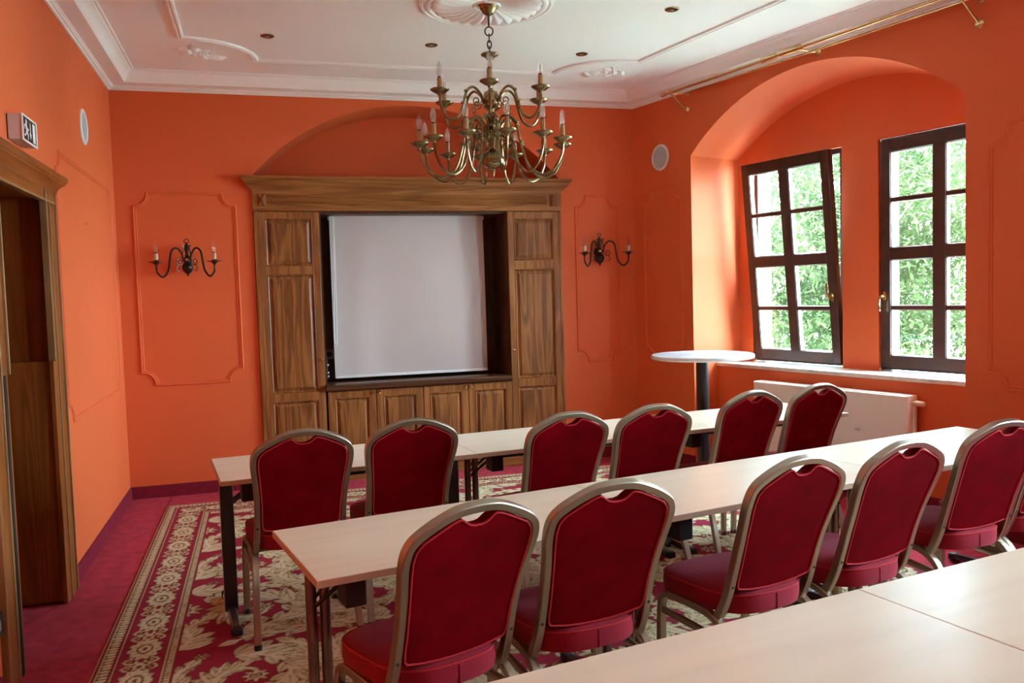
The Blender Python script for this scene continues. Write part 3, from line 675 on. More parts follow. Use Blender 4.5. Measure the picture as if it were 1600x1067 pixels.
# rosettes and curls
pit = .326; aa = (np.mod(along-GY0, pit)-pit/2); ee = e-.175; rr_ = np.hypot(aa/.135, ee/.080); th = np.arctan2(ee/.080, aa/.135); rim = .90+.10*np.cos(11*th)
ros = (e > .085) & (e < .265) & (rr_ < rim); B[ros] = .95; B[ros & (rr_ > rim-.10)] = .42; B[ros & (np.abs(np.sin(5.5*th)) < .13) & (rr_ > .35)] = .45; B[(np.abs(rr_-.36) < .05) & ros] = .35; B[ros & (rr_ < .14)] = .4
ab = (np.mod(along-GY0+pit/2, pit)-pit/2)
for sx_, sy_ in ((-1, -1), (-1, 1), (1, -1), (1, 1)):
    d_ = np.hypot(ab-sx_*.035, ee-sy_*.040); B[(e > .085) & (e < .265) & (np.abs(d_-.026) < .008) & ~ros] = .85; B[(d_ < .009) & ~ros & (e < .265)] = .85
B[(e > .085) & (e < .265) & ((np.abs(ab)/.018)**2+(ee/.020)**2 < 1) & ~ros] = .9
B[(e > .270) & (e < .277)] = .8
band = (e > .279) & (e < .303); ph = np.mod(along, .024)/.024; B[band] = .42; B[band & ((np.abs(ph-.5)/.36)**2+((e-.291)/.010)**2 < 1)] = .9
B[(e > .305) & (e < .312)] = .75
val = np.where(bor, B, val)
me = bpy.data.meshes.new('patterned_carpet')
vv = np.stack([XX, YY, np.full_like(XX, .006)], -1).reshape(-1, 3)
idx = np.arange(nxg*nyg).reshape(nyg, nxg); qd = np.stack([idx[:-1, :-1], idx[:-1, 1:], idx[1:, 1:], idx[1:, :-1]], -1).reshape(-1, 4)
bx0 = len(vv); edge = np.array([[GX0, GY0, 0], [GX1, GY0, 0], [GX1, GY1, 0], [GX0, GY1, 0]]); vv = np.vstack([vv, edge])
cor = [idx[0, 0], idx[0, -1], idx[-1, -1], idx[-1, 0]]
qd = np.vstack([qd, [[cor[i], bx0+i, bx0+(i+1) % 4, cor[(i+1) % 4]] for i in range(4)]])
me.vertices.add(len(vv)); me.vertices.foreach_set('co', vv.ravel()); me.loops.add(qd.size); me.loops.foreach_set('vertex_index', qd.ravel().astype(np.int32))
me.polygons.add(len(qd)); me.polygons.foreach_set('loop_start', np.arange(0, qd.size, 4, dtype=np.int32)); me.polygons.foreach_set('loop_total', np.full(len(qd), 4, dtype=np.int32)); me.update()
at_ = me.attributes.new('weave', 'FLOAT', 'POINT'); at_.data.foreach_set('value', np.concatenate([val.ravel(), np.zeros(4)]).astype(np.float32))
me.materials.append(MATS['carpet_pattern'])
rug = bpy.data.objects.new('patterned_carpet', me); C.objects.link(rug); tag(rug, 'large wine red carpet with beige acanthus scrolls and rosette border', 'carpet')

# ================================================================== TABLES
TZ, TLN, TDP = .714, 1.2211, .6015
def make_table(style):
    """origin on the floor below the back-left corner; x along the table, -y towards the sitters"""
    t = empty('folding_table')
    MB().box(.001, TLN-.001, -TDP, 0, TZ-.022, TZ).build('tabletop', 'beech_top', t, smooth=0, bevel=.002)
    eb = MB(); eb.box(-.0005, .0012, -TDP-.0006, .0006, TZ-.0225, TZ-.002); eb.box(TLN-.0012, TLN+.0005, -TDP-.0006, .0006, TZ-.0225, TZ-.002); eb.box(0, TLN, -TDP-.0008, -TDP+.001, TZ-.0225, TZ-.002); eb.box(0, TLN, -.001, .0008, TZ-.0225, TZ-.002)
    eb.build('edge_band', 'beech_edge', t, smooth=0)
    MB().box(.14, TLN-.14, -.10, -.075, TZ-.062, TZ-.022).build('under_rail', 'black_metal', t, smooth=0, bevel=.002)
    MB().box(.14, TLN-.14, -TDP+.12, -TDP+.145, TZ-.062, TZ-.022).build('under_rail', 'black_metal', t, smooth=0, bevel=.002)
    for sd in (0, 1):
        X = (lambda x: x) if sd == 0 else (lambda x: TLN-x)
        lx = X(.042)
        if style == 'column':
            MB().sweep([(lx, -.315, .035), (lx, -.315, TZ-.024)], [(-.026, -.030), (.026, -.030), (.030, -.024), (.030, .024), (.026, .030), (-.026, .030), (-.030, .024), (-.030, -.024)], hint=(0, 1, 0)).build('leg', 'black_metal', t, smooth=30)
            f = MB(); f.sweep([(lx, -.06, .022), (lx, -.20, .030), (lx, -.335, .040), (lx, -.45, .032), (lx, -.575, .020)], [(-.020, -.014), (.020, -.014), (.022, 0), (.014, .014), (-.014, .014), (-.022, 0)], hint=(0, 0, 1)); fo = f.build('foot', 'steel_grey', t, smooth=40)
        else:
            lx = X(.074)
            for x in (.052, .096):
                MB().tube([(X(x), -.30, .03), (X(x), -.30, TZ-.024)], .0175, 14, hint=(0, 1, 0)).build('leg', 'steel_brown', t)
            b_ = MB(); b_.tube([(X(.052), -.30, .60), (X(.096), -.30, .60)], .008, 8); b_.build('cross_bar', 'steel_brown', t)
            f = MB(); f.sweep([(lx, -.03, .020), (lx, -.30, .028), (lx, -.575, .020)], [(-.020, -.014), (.020, -.014), (.022, 0), (.014, .014), (-.014, .014), (-.022, 0)], hint=(0, 0, 1)); fo = f.build('foot', 'black_metal', t, smooth=40)
        for y in (-.035, -.572):
            MB().box(lx-.025, lx+.025, y-.022, y+.022, .0, .036).build('foot_cap', 'black_plastic', fo, bevel=.008)
        x0, x1 = sorted((X(.090), X(.155)))
        MB().box(x0, x1, -.565, -.475, TZ-.112, TZ-.022).build('hinge_box', 'black_plastic', t, smooth=0, bevel=.006)
        MB().box(x0, x1, -.13, -.04, TZ-.112, TZ-.022).build('hinge_box', 'black_plastic', t, smooth=0, bevel=.006)
        br_ = MB(); br_.tube([(X(.06), -.33, TZ-.17), (X(.23), -.33, TZ-.05)], .007, 8); br_.tube([(X(.06), -.27, TZ-.17), (X(.23), -.27, TZ-.05)], .007, 8); br_.build('brace', 'black_metal', t)
    return t
tabs = {'column': make_table('column'), 'tubes': make_table('tubes')}; used = set()
def place_table(style, x, y, a, k, label, group):
    t = tabs[style] if style not in used else copy_tree(tabs[style]); used.add(style)
    t.location = (x+math.cos(a)*TLN*k, y+math.sin(a)*TLN*k, .006); t.rotation_euler = (0, 0, a); tag(t, label, 'table', group)
TA, TB = (.75049, 3.87356, .11829), (1.0305, 2.35624, .18748)
TC3 = (1.278, .972, .166)
G = 'beech topped folding tables in rows'
place_table('column', *TA, 0, 'beech folding table with black legs, left end of the row nearest the cupboards', G)
place_table('tubes', *TA, 1, 'beech folding table in the middle of the row nearest the cupboards', G)
place_table('tubes', *TA, 2, 'beech folding table at the window end of the row nearest the cupboards', G)
place_table('tubes', *TB, 0, 'beech folding table at the left end of the middle row', G)
place_table('tubes', *TB, 1, 'beech folding table at the centre of the middle row', G)
place_table('tubes', *TB, 2, 'beech folding table at the window end of the middle row', G)
place_table('tubes', *TC3, 0, 'closest beech folding table, cut off by the bottom edge of the picture', G)
place_table('tubes', *TC3, 1, 'closest row beech folding table right of the top seam, in the lower right corner', G)

# ================================================================== CHAIRS
def make_chair():
    """origin on the floor below the shoulders of the back; the sitter faces +y"""
    c = empty('banquet_chair')
    RP = [(-.0095, -.015), (.0095, -.015), (.0125, -.0120), (.0125, .0120), (.0095, .015), (-.0095, .015), (-.0125, .0120), (-.0125, -.0120)]
    hz = [(.196, .372, .180), (.196, .40, .158), (.193, .47, .128), (.191, .55, .104), (.193, .63, .078), (.200, .71, .048), (.210, .78, .020), (.2115, .822, .003), (.203, .853, -.007), (.180, .876, -.013), (.130, .903, -.020), (.072, .925, -.026), (.030, .931, -.028), (0, .932, -.028)]
    pts = [V(-x, y, z) for x, z, y in hz]; full = pts+[V(-p.x, p.y, p.z) for p in reversed(pts[:-1])]
    pp = bez(full, 4)
    MB().sweep(pp, RP, hint=(0, 1, 0)).build('back_frame', 'frame_champagne', c, smooth=32)
    def yb(z):
        zz = [h[1] for h in hz]; yy = [h[2] for h in hz]; return float(np.interp(z, zz, yy))
    # side frames: front leg, seat rail, rear leg in one bent tube, with stretcher
    for sx in (-1, 1):
        p = bez([(sx*.212, .475, .006), (sx*.210, .468, .20), (sx*.208, .462, .34), (sx*.205, .440, .378), (sx*.203, .395, .385), (sx*.202, .28, .385), (sx*.203, .20, .378), (sx*.206, .135, .345), (sx*.212, .085, .27), (sx*.220, .040, .14), (sx*.227, .003, .010)], 5)
        MB().sweep(p, RP, hint=(1, 0, 0)).build('side_leg_frame', 'frame_champagne', c, smooth=32)
        MB().sweep([(sx*.209, .462, .318), (sx*.208, .28, .312), (sx*.211, .100, .300)], [(a*.75, b2*.75) for a, b2 in RP], hint=(0, 0, 1)).build('stretcher', 'frame_champagne', c, smooth=50)
        for yy, xx in ((.475, .212), (.0, .227)): MB().lathe([(.017, 0), (.018, .012), (.016, .022)], (sx*xx, yy, 0), 10).build('foot_cap', 'black_plastic', c)
        MB().lathe([(.005, 0), (.005, -.004), (0, -.005)], (sx*.193, yb(.50)-.014, .50), 8, 'Y').build('screw', 'bulb_socket', c)
    b_ = MB(); b_.tube([(-.2, .40, .378), (.2, .40, .378)], .010, 8); b_.tube([(-.2, .20, .378), (.2, .20, .378)], .010, 8); b_.build('cross_bar', 'frame_champagne', c)
    # back pad: outline inside the frame with a grip notch at the top
    ins = .014
    side = []
    for z, x in ((.478, .152), (.482, .168), (.492, .1755), (.52, .1785), (.58, .1785), (.65, .183), (.71, .1885), (.77, .1955), (.81, .1985), (.840, .194), (.862, .176), (.885, .130), (.906, .084), (.912, .062), (.909, .052), (.900, .041), (.891, .028), (.887, .012), (.887, 0)):
        side.append((x, z))
    bot = [(0, .463), (.06, .465), (.11, .470)]
    half = bot+side
    outl = [(x, z) for x, z in half]+[(-x, z) for x, z in reversed(half[1:-1])]
    def ring(k, dy, cz=.69):
        return [(x*k, yb(cz+(z-cz)*k)+dy, cz+(z-cz)*k) for x, z in outl]
    pad = MB(); rs = [ring(.02, .046), ring(.40, .046), ring(.80, .046), ring(.93, .040), ring(.985, .026), ring(1.0, .010), ring(1.0, -.004), ring(.985, -.012), ring(.955, -.0145), ring(.90, -.015), ring(.7, -.015), ring(.45, -.015), ring(.2, -.015), ring(.02, -.015)]
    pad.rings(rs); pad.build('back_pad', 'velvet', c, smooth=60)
    lp = [V(x*.968, yb(.69+(z-.69)*.972)-.0155, .69+(z-.69)*.972) for x, z in outl]; dense = []
    for i in range(len(lp)): dense += [lp[i].lerp(lp[(i+1) % len(lp)], k/2) for k in range(2)]
    MB().tube(dense, .0032, 6, closed=True, hint=(0, 1, 0)).build('back_piping', 'piping', c)
    # seat cushion: waterfall box with rounded plan
    def plan(k, z, n=36, sh=0):
        P = []
        for i in range(n):
            a = 2*PI*i/n; ca, sa = math.cos(a), math.sin(a); q = 3.6
            x = math.copysign(abs(ca)**(2/q), ca); y = math.copysign(abs(sa)**(2/q), sa)
            wx = .205+.018*y
            P.append((x*wx*k, .315+y*(.205)*(1-(1-k)*.9)-(.0 if y > 0 else .018*(1-x*x))*k, z))
        return P
    st = MB(); st.rings([plan(.90, .388), plan(.985, .391), plan(1.0, .402), plan(1.005, .425), plan(1.0, .446), plan(.985, .456), plan(.95, .461), plan(.80, .468), plan(.5, .474), plan(.15, .476)])
    st.build('seat', 'velvet_seat_lit', c, smooth=60)
    MB().tube(plan(.992, .4545), .0035, 6, closed=True).build('seat_piping', 'piping', c)
    MB().box(-.0015, .0015, .0895, .0935, .394, .448).build('rear_seam', 'velvet_seat_lit', c, smooth=0)
    return c
chair0 = make_chair(); first = [True]
def place_chair(x, y, deg, label, group):
    c = chair0 if first[0] else copy_tree(chair0); first[0] = False
    c.location = (x, y, .006); c.rotation_euler = (0, 0, R(deg)); tag(c, label, 'chair', group)
CH = 'wine red banquet chair'
GA, GB = 'chairs at the row nearest the cupboards', 'chairs at the middle row'
for x, y, a, l in ((1.176, 3.140, 8.0, CH+' in the far row, leftmost, below the left cupboard'), (1.676, 3.227, 7.7, CH+' in the far row, second from the left, beside the table seam'),
                   (2.393, 3.082, 10.5, CH+' in the far row, third from the left'), (2.863, 3.128, 9.0, CH+' in the far row, left of the round bar table'),
                   (3.553, 3.355, 10.8, CH+' in the far row, right of the bar table'), (4.047, 3.450, 10.9, CH+' in the far row, rightmost, before the radiator')):
    place_chair(x, y, a, l, GA)
for x, y, a, l in ((1.558, 1.593, 19.2, CH+' in the middle row, leftmost and nearest the viewer'), (2.010, 1.678, 8.3, CH+' in the middle row, second from the left'),
                   (2.712, 1.758, 12.0, CH+' in the middle row, third from the left'), (3.212, 1.844, 11.7, CH+' in the middle row, fourth from the left'),
                   (3.871, 2.041, 5.5, CH+' in the middle row with a sagging grip notch'), (4.345, 2.140, 10.5, CH+' in the middle row, cut off by the right picture edge')):
    place_chair(x, y, a, l, GB)

# ================================================================== BAR TABLE
bt = empty('bar_table', (3.963, 4.606, .006)); tag(bt, 'tall round bar table with white marble top on black column', 'table')
MB().lathe([(0, 1.016), (.345, 1.016), (.353, 1.022), (.355, 1.032), (.352, 1.042), (.345, 1.046), (0, 1.046)], n=64).build('round_top', 'marble_top', bt, smooth=50)
MB().lathe([(.043, .02), (.043, 1.016)], n=24).build('column', 'black_metal', bt)
MB().lathe([(.24, 0), (.24, .010), (.20, .022), (.06, .034), (.05, .06), (.043, .06)], n=48).build('base_plate', 'black_metal', bt)
MB().lathe([(.11, 1.006), (.11, 1.015)], n=24).build('top_flange', 'black_metal', bt)

# ================================================================== RADIATOR
ra = empty('radiator', RW(1.96, .17, 0), RTH); tag(ra, 'flat cream panel radiator below the window sill', 'radiator')
def rl(mb): return mb.xf(Matrix.Translation((-1.96, -.17, 0)))
x0, x1, z0, z1, o0, o1 = 1.292, 2.640, .20, .760, .125, .225
rl(MB().box(x0, x1-.01, o0, o0+.018, z0, z1)).build('front_panel', 'radiator_paint', ra, bevel=.006)
rl(MB().box(x0, x1-.01, o1-.018, o1, z0, z1)).build('rear_panel', 'radiator_paint', ra, bevel=.006)
rl(MB().box(x1-.012, x1, o0+.004, o1, z0, z1+.004)).build('side_cover', 'radiator_paint', ra, bevel=.003)
rl(MB().box(x0-.002, x0+.010, o0+.004, o1, z0, z1+.004)).build('side_cover', 'radiator_paint', ra, bevel=.003)
rl(MB().box(x0+.01, x1-.012, o0+.02, o1-.005, z1-.004, z1+.005)).build('top_grille', 'radiator_paint', ra, smooth=0)
cv = MB()
for i in range(40): cx = x0+.03+i*(x1-x0-.06)/39; cv.box(cx-.008, cx+.008, o0+.019, o1-.019, z0+.03, z1-.03)
rl(cv).build('convector_fins', 'radiator_paint', ra, smooth=0)['kind'] = 'stuff'
rl(MB().lathe([(.010, x1), (.010, x1+.018), (.017, x1+.020), (.019, x1+.03), (.018, x1+.075), (.013, x1+.084), (0, x1+.085)], (0, .175, .715), 16, 'X')).build('thermostat_valve', 'valve_cream', ra, label='cream thermostat head')
rl(MB().lathe([(.008, x1-.40), (.008, x1-.36)], (0, .12, .5), 8, 'X')).build('vent_key', 'spacer_steel', ra)
pp_ = MB(); pp_.tube([(x1+.012, .175, .70), (x1+.012, .175, 0)], .008, 8, hint=(1, 0, 0)); rl(pp_).build('feed_pipe', 'radiator_paint', ra)
br_ = MB(); br_.box(1.5, 1.54, .225, .25, .3, .7); br_.box(2.38, 2.42, .225, .25, .3, .7); rl(br_).build('wall_bracket', 'radiator_paint', ra, smooth=0)

# ================================================================== SPEAKERS, SIGN
def speaker(loc, rz, label):
    s = empty('wall_speaker', loc, rz); tag(s, label, 'speaker', 'round speakers set into the walls')
    MB().lathe([(.113, 0), (.113, -.006), (.108, -.010), (.096, -.011), (.092, -.006), (.092, 0)], n=40, axis='Y').build('rim', 'white_plastic', s, smooth=50)
    MB().lathe([(.093, -.002), (.093, -.006), (.06, -.008), (0, -.009)], n=40, axis='Y').build('grille', 'grille_grey', s, smooth=60)
speaker((0, 5.335, 2.648), PI/2, 'round white wall speaker high on the left wall'); speaker(RW(.371, 0, 2.65), RTH, 'round white wall speaker beside the window bay')
ex_ = empty('exit_sign', (0, 3.675, 2.252)); tag(ex_, 'white box emergency exit sign with running figure above the doorway', 'sign')
MB().box(.004, .060, -.118, .122, .0, .112).build('housing', 'sign_housing', ex_, bevel=.003)
MB().box(0, .004, -.115, .118, .003, .109).build('wall_plate', 'bulb_socket', ex_, smooth=0)
fr_ = MB(); fr_.box(.058, .066, -.122, .126, -.003, .006); fr_.box(.058, .066, -.122, .126, .108, .116); fr_.box(.058, .066, -.122, -.112, .006, .108); fr_.box(.058, .066, .116, .126, .006, .108); fr_.build('front_frame', 'white_plastic', ex_, smooth=0, bevel=.002)
MB().box(.060, .0625, -.112, .116, .006, .108).build('face', 'sign_dark', ex_, smooth=0)
pg = MB()
def pl2(poly): pg.prism(poly, .0622, .0632, 'X')
# figure running towards the arrow and the door
pl2([(-.052+.0105*math.cos(a*PI/6), .090+.0105*math.sin(a*PI/6)) for a in range(12)])
pl2([(-.072, .078), (-.044, .082), (-.036, .050), (-.052, .046)]); pl2([(-.070, .080), (-.092, .066), (-.090, .052), (-.084, .052), (-.082, .062), (-.064, .072)])
pl2([(-.046, .076), (-.024, .060), (-.012, .066), (-.010, .060), (-.024, .050), (-.048, .066)]); pl2([(-.052, .050), (-.036, .052), (-.022, .036), (-.024, .014), (-.032, .014), (-.032, .032), (-.050, .042)])
pl2([(-.054, .052), (-.044, .046), (-.066, .026), (-.088, .022), (-.088, .030), (-.070, .034)])
pl2([(.012, .095), (.022, .095), (.022, .048), (.034, .048), (.017, .020), (.000, .048), (.012, .048)])
pl2([(.058, .014), (.100, .014), (.100, .100), (.058, .100)])
pg.build('pictogram', 'sign_white', ex_, smooth=0, label='white running figure, downward arrow and door')
# thermostat-like dark switch by the near casing
sw_ = empty('wall_switch', (0, 2.955, .30)); tag(sw_, 'small black control box low on the wall by the doorway', 'switch')
MB().box(0, .014, -.05, .05, -.045, .045).build('cover', 'black_plastic', sw_, bevel=.004); MB().box(.014, .017, -.02, .02, -.02, .02).build('rocker', 'socket_grey', sw_, bevel=.002)

# ================================================================== CANDLE LIGHTS
def scroll_path(c, r0, a0, turns, sgn, n=22, k=.75):
    return [(c[0]+r0*(1-k*i/n)*math.cos(a0+sgn*turns*2*PI*i/n), 0, c[1]+r0*(1-k*i/n)*math.sin(a0+sgn*turns*2*PI*i/n)) for i in range(n+1)]
BULB = [(.006, 0), (.0085, .004), (.0125, .014), (.0150, .028), (.0145, .042), (.0105, .058), (.0055, .072), (.0, .082)]
def candle(parent, r, z, tan, metal, pan, sleeve_h, sleeve_r, bulb_k):
    d = MB().lathe(pan, (r, 0, z), 24).build('drip_pan', metal, parent, smooth=50)
    s = MB().lathe([(sleeve_r, 0), (sleeve_r, sleeve_h), (sleeve_r*.6, sleeve_h+.001), (0, sleeve_h+.001)], (r, 0, z+.012), 12).build('candle_sleeve', tan, parent)
    k = MB().lathe([(sleeve_r*.75, 0), (sleeve_r*.75, .008)], (r, 0, z+.012+sleeve_h), 10).build('bulb_base', 'bulb_socket', parent)
    zb = z+.018+sleeve_h
    b_ = MB().lathe([(a*bulb_k, h*bulb_k) for a, h in BULB], (r, 0, zb), 14).build('bulb', 'bulb_glass', parent)
    fl_ = MB(); fl_.tube([(r, 0, zb), (r-.003, .002, zb+.018*bulb_k), (r, 0, zb+.048*bulb_k)], .0012, 5, hint=(1, 0, 0)); fl_.tube([(r+.001, 0, zb), (r+.004, -.002, zb+.022*bulb_k), (r, 0, zb+.048*bulb_k)], .0012, 5, hint=(1, 0, 0))
    fl_.build('filament', 'filament', parent)
def sconce(loc, label):
    s = empty('wall_sconce', loc); tag(s, label, 'wall lamp', 'two armed sconces on the back wall')
    MB().lathe([(.033, 0), (.033, -.008), (.020, -.016), (.0, -.018)], (0, 0, .0), 20, 'Y').build('wall_plate', 'bronze_dark', s)
    MB().tube([(0, -.012, 0), (0, -.055, 0)], .009, 10).build('wall_arm', 'bronze_dark', s)
    body = [(0, -.128), (.006, -.124), (.008, -.118), (.005, -.113), (.012, -.106), (.030, -.092), (.041, -.068), (.041, -.050), (.032, -.030), (.018, -.018), (.014, -.014), (.022, -.010), (.022, .012), (.015, .016), (.013, .024), (.020, .030), (.014, .036), (.011, .050), (.017, .075), (.020, .095), (.016, .112), (.009, .122), (.006, .130), (0, .131)]
    MB().lathe(body, (0, -.062, 0), 20).build('body', 'bronze_dark', s, smooth=60)
    MB().lathe([(.0225, -.008), (.0235, -.004), (.0235, .006), (.0225, .010)], (0, -.062, 0), 20).build('collar', 'brass_bright', s)
    MB().tube([(.017*math.cos(a*PI/10), -.062, .146+.015*math.sin(a*PI/10)) for a in range(20)], .0032, 6, closed=True, hint=(0, 1, 0)).build('top_ring', 'bronze_dark', s)
    for sd in (-1, 1):
        arm = empty('arm', (0, -.062, 0), -PI/2+sd*R(52), s)
        MB().tube(bez([(.018, 0, .0), (.034, 0, .004), (.044, 0, .045), (.085, 0, .088), (.132, 0, .066), (.150, 0, -.01), (.166, 0, -.085), (.212, 0, -.132), (.256, 0, -.098), (.262, 0, -.050)], 5), .0078, 8, hint=(0, 1, 0)).build('arm_tube', 'bronze_dark', arm)
        sc_ = MB(); sc_.tube(scroll_path((.072, -.012), .032, PI*.9, 1.3, 1), .0036, 6, hint=(0, 1, 0)); sc_.tube(bez([(.040, 0, .03), (.030, 0, .07), (.026, 0, .10), (.034, 0, .112), (.042, 0, .106)], 4), .0036, 6, hint=(0, 1, 0)); sc_.tube(bez([(.080, 0, -.040), (.094, 0, -.064), (.084, 0, -.086), (.070, 0, -.080)], 4), .0034, 6, hint=(0, 1, 0))
        sc_.build('scroll', 'bronze_dark', arm)
        pan = [(0, -.030), (.007, -.030), (.008, -.020), (.018, -.012), (.030, -.003), (.057, .003), (.057, .005), (.026, .003), (.017, .006), (.019, .012), (.016, .018), (0, .018)]
        candle(arm, .262, -.022, 'candle_drip', 'bronze_dark', pan, .052, .0155, 1.05)
        MB().lathe([(.0205, .009), (.0225, .014), (.0205, .019)], (.262, 0, -.022), 14).build('pan_rim', 'brass_bright', arm)
sconce((.502, D, 1.845), 'dark bronze two arm candle sconce on the left wall panel by the cupboard')
sconce((3.945, D, 1.862), 'dark bronze two arm candle sconce right of the cupboard near corner')

# ---- chandelier
chn = empty('chandelier', (2.416, 4.336, H)); tag(chn, 'antique brass chandelier with two tiers of electric candles', 'chandelier')
def cz(pr): return [(r, z-H) for r, z in pr]
MB().lathe(cz([(0, H+.0), (.066, H), (.070, 3.252), (.070, 3.246), (.062, 3.241), (.056, 3.238), (.052, 3.224), (.050, 3.218), (.044, 3.214), (.038, 3.200), (.026, 3.188), (.016, 3.184), (.010, 3.178), (.0, 3.176)]), n=28).build('canopy', 'brass_antique', chn, smooth=50)
MB().tube([(0, 0, 3.180-H), (0, 0, 3.112-H)], .006, 8).build('stem_rod', 'bronze_dark', chn)
def link(zc, rx, rz_, rot, nm='chain_link'):
    m_ = MB(); m_.tube([(rx*math.cos(a*PI/10)*math.cos(rot), rx*math.cos(a*PI/10)*math.sin(rot), zc-H+rz_*math.sin(a*PI/10)) for a in range(20)], .0042, 6, closed=True, hint=(math.sin(rot)+.01, -math.cos(rot), 0)); m_.build(nm, 'bronze_dark', chn)
link(3.088, .024, .026, -.25, 'hanging_ring'); link(3.048, .011, .026, 1.3); link(3.010, .012, .024, -.25); link(2.982, .010, .020, 1.3)
col = [(0, 2.975), (.006, 2.972), (.010, 2.964), (.030, 2.962), (.050, 2.957), (.054, 2.950), (.050, 2.944), (.032, 2.936), (.024, 2.926), (.012, 2.916), (.011, 2.86), (.012, 2.80), (.016, 2.79), (.012, 2.78), (.013, 2.745), (.024, 2.735), (.040, 2.728), (.046, 2.712), (.046, 2.690), (.050, 2.684), (.050, 2.668), (.044, 2.660), (.046, 2.645), (.030, 2.630), (.016, 2.622), (.014, 2.612), (.026, 2.605), (.038, 2.590), (.040, 2.576), (.032, 2.560), (.018, 2.550), (.014, 2.540), (.018, 2.525), (.024, 2.520), (.018, 2.512), (.028, 2.505), (.046, 2.498), (.052, 2.486), (.046, 2.475), (.050, 2.462), (.052, 2.448), (.040, 2.438), (.024, 2.428), (.020, 2.40), (.022, 2.388), (.032, 2.380), (.036, 2.374), (.056, 2.362), (.068, 2.342), (.071, 2.322), (.066, 2.302), (.048, 2.284), (.026, 2.272), (.014, 2.268), (.010, 2.258), (.015, 2.252), (.010, 2.246), (.006, 2.238), (.009, 2.230), (.004, 2.220), (0, 2.214)]
MB().lathe(cz(col), n=28).build('column', 'brass_antique', chn, smooth=50)
va = math.atan2(4.336-CAM.y, 2.416-CAM.x)            # bearing from the viewer, used to set how the arms are turned
def tier(n, sh, Rr, pts, zc, scr, sleeve):
    proto = None
    for k in range(n):
        a = R(sh+360/n*k); rtv = V(math.sin(va), -math.cos(va), 0); fv = V(math.cos(va), math.sin(va), 0); d_ = rtv*math.cos(a)-fv*math.sin(a); ang = math.atan2(d_.y, d_.x)
        if proto is None:
            arm = empty('candle_arm', (0, 0, 0), ang, chn)
            pth_ = bez([(r, 0, z-H) for r, z in pts], 6)
            MB().tube(pth_, .0080, 8, hint=(0, 1, 0)).build('arm_tube', 'brass_antique', arm)
            s_ = MB()
            for c_, r0, a0, tn, sg in scr: s_.tube(scroll_path((c_[0], c_[1]-H), r0, a0, tn, sg), .0042, 6, hint=(0, 1, 0))
            s_.build('scroll', 'brass_antique', arm)
            for r, z in ((pts[4][0]+.006, pts[4][1]), (pts[5][0]+.006, pts[5][1])): MB().lathe([(0, -.011), (.010, -.007), (.013, 0), (.010, .007), (0, .011)], (r, 0, z-H), 10).build('arm_knop', 'brass_antique', arm)
            pan = [(0, -.030), (.010, -.030), (.012, -.022), (.024, -.016), (.036, -.010), (.049, -.001), (.055, .004), (.056, .009), (.052, .011), (.040, .006), (.016, .006), (.014, .012), (0, .012)]
            candle(arm, Rr, zc-H, 'candle_tan', 'brass_antique', pan, sleeve, .0138, 1.15); proto = arm
        else:
            c_ = copy_tree(proto, chn); c_.rotation_euler = (0, 0, ang)
tier(6, 31, .34, [(.035, 2.665), (.055, 2.672), (.072, 2.715), (.118, 2.748), (.162, 2.722), (.186, 2.650), (.216, 2.575), (.265, 2.545), (.313, 2.572), (.337, 2.630), (.340, 2.680)], 2.705, [((.098, 2.668), .030, PI, 1.4, 1), ((.118, 2.612), .016, PI/2, 1.1, -1)], .062)
tier(12, -11, .44, [(.035, 2.475), (.052, 2.482), (.066, 2.535), (.110, 2.572), (.152, 2.535), (.178, 2.420), (.222, 2.280), (.300, 2.218), (.378, 2.240), (.428, 2.318), (.440, 2.385)], 2.413, [((.096, 2.480), .034, PI, 1.4, 1), ((.122, 2.415), .020, PI/2, 1.1, -1), ((.10, 2.39), .014, 0, 1.0, 1)], .066)

# ---- ceiling rose
rs_ = empty('ceiling_rose', (2.407, 4.338, H)); tag(rs_, 'round white plaster ceiling rose with fluted petals above chandelier', 'ceiling rose')
MB().lathe([(.404, .0), (.404, -.010), (.396, -.020), (.384, -.022), (.380, -.014), (.372, -.012), (.366, -.024), (.354, -.030), (.342, -.026), (.338, -.012), (.30, -.006), (.08, -.004), (.05, -.004), (0, -.004), (0, 0)], n=72).build('rim', 'plaster_trim', rs_, smooth=50)
MB().lathe([(.085, -.003), (.085, -.020), (.078, -.026), (.066, -.022), (.060, -.003)], n=40).build('centre_ring', 'plaster_trim', rs_, smooth=50)
petal = None; NP = 26
for k in range(NP):
    if petal is None:
        vs, fs = [], []; nr, na = 14, 8
        for i in range(nr+1):
            t = i/nr; r = .085+.25*t; wd = (PI/NP)*r*1.0; lift = -.004-.034*math.sin(PI*min(1, t*.60+.10))
            if t > .86: wd *= math.sqrt(max(0, 1-((t-.86)/.14)**2))*.999+.001
            for j in range(na+1):
                u = -1+2*j/na; tw = .16*t*t
                a = u*wd/r+tw; dz = lift*(.35+.65*(1-abs(u)**1.6)) if abs(u) < 1 else -.002
                hz_ = -.004+dz*(1 if t < .97 else .4)
                vs.append((r*math.cos(a), r*math.sin(a), hz_))
        for i in range(nr):
            for j in range(na): q0 = i*(na+1)+j; fs.append((q0, q0+1, q0+na+2, q0+na+1))
        petal = MB().add(vs, fs).build('petal', 'plaster_trim', rs_, smooth=70)
    else:
        p_ = petal.copy(); C.objects.link(p_); p_.rotation_euler = (0, 0, 2*PI*k/NP)
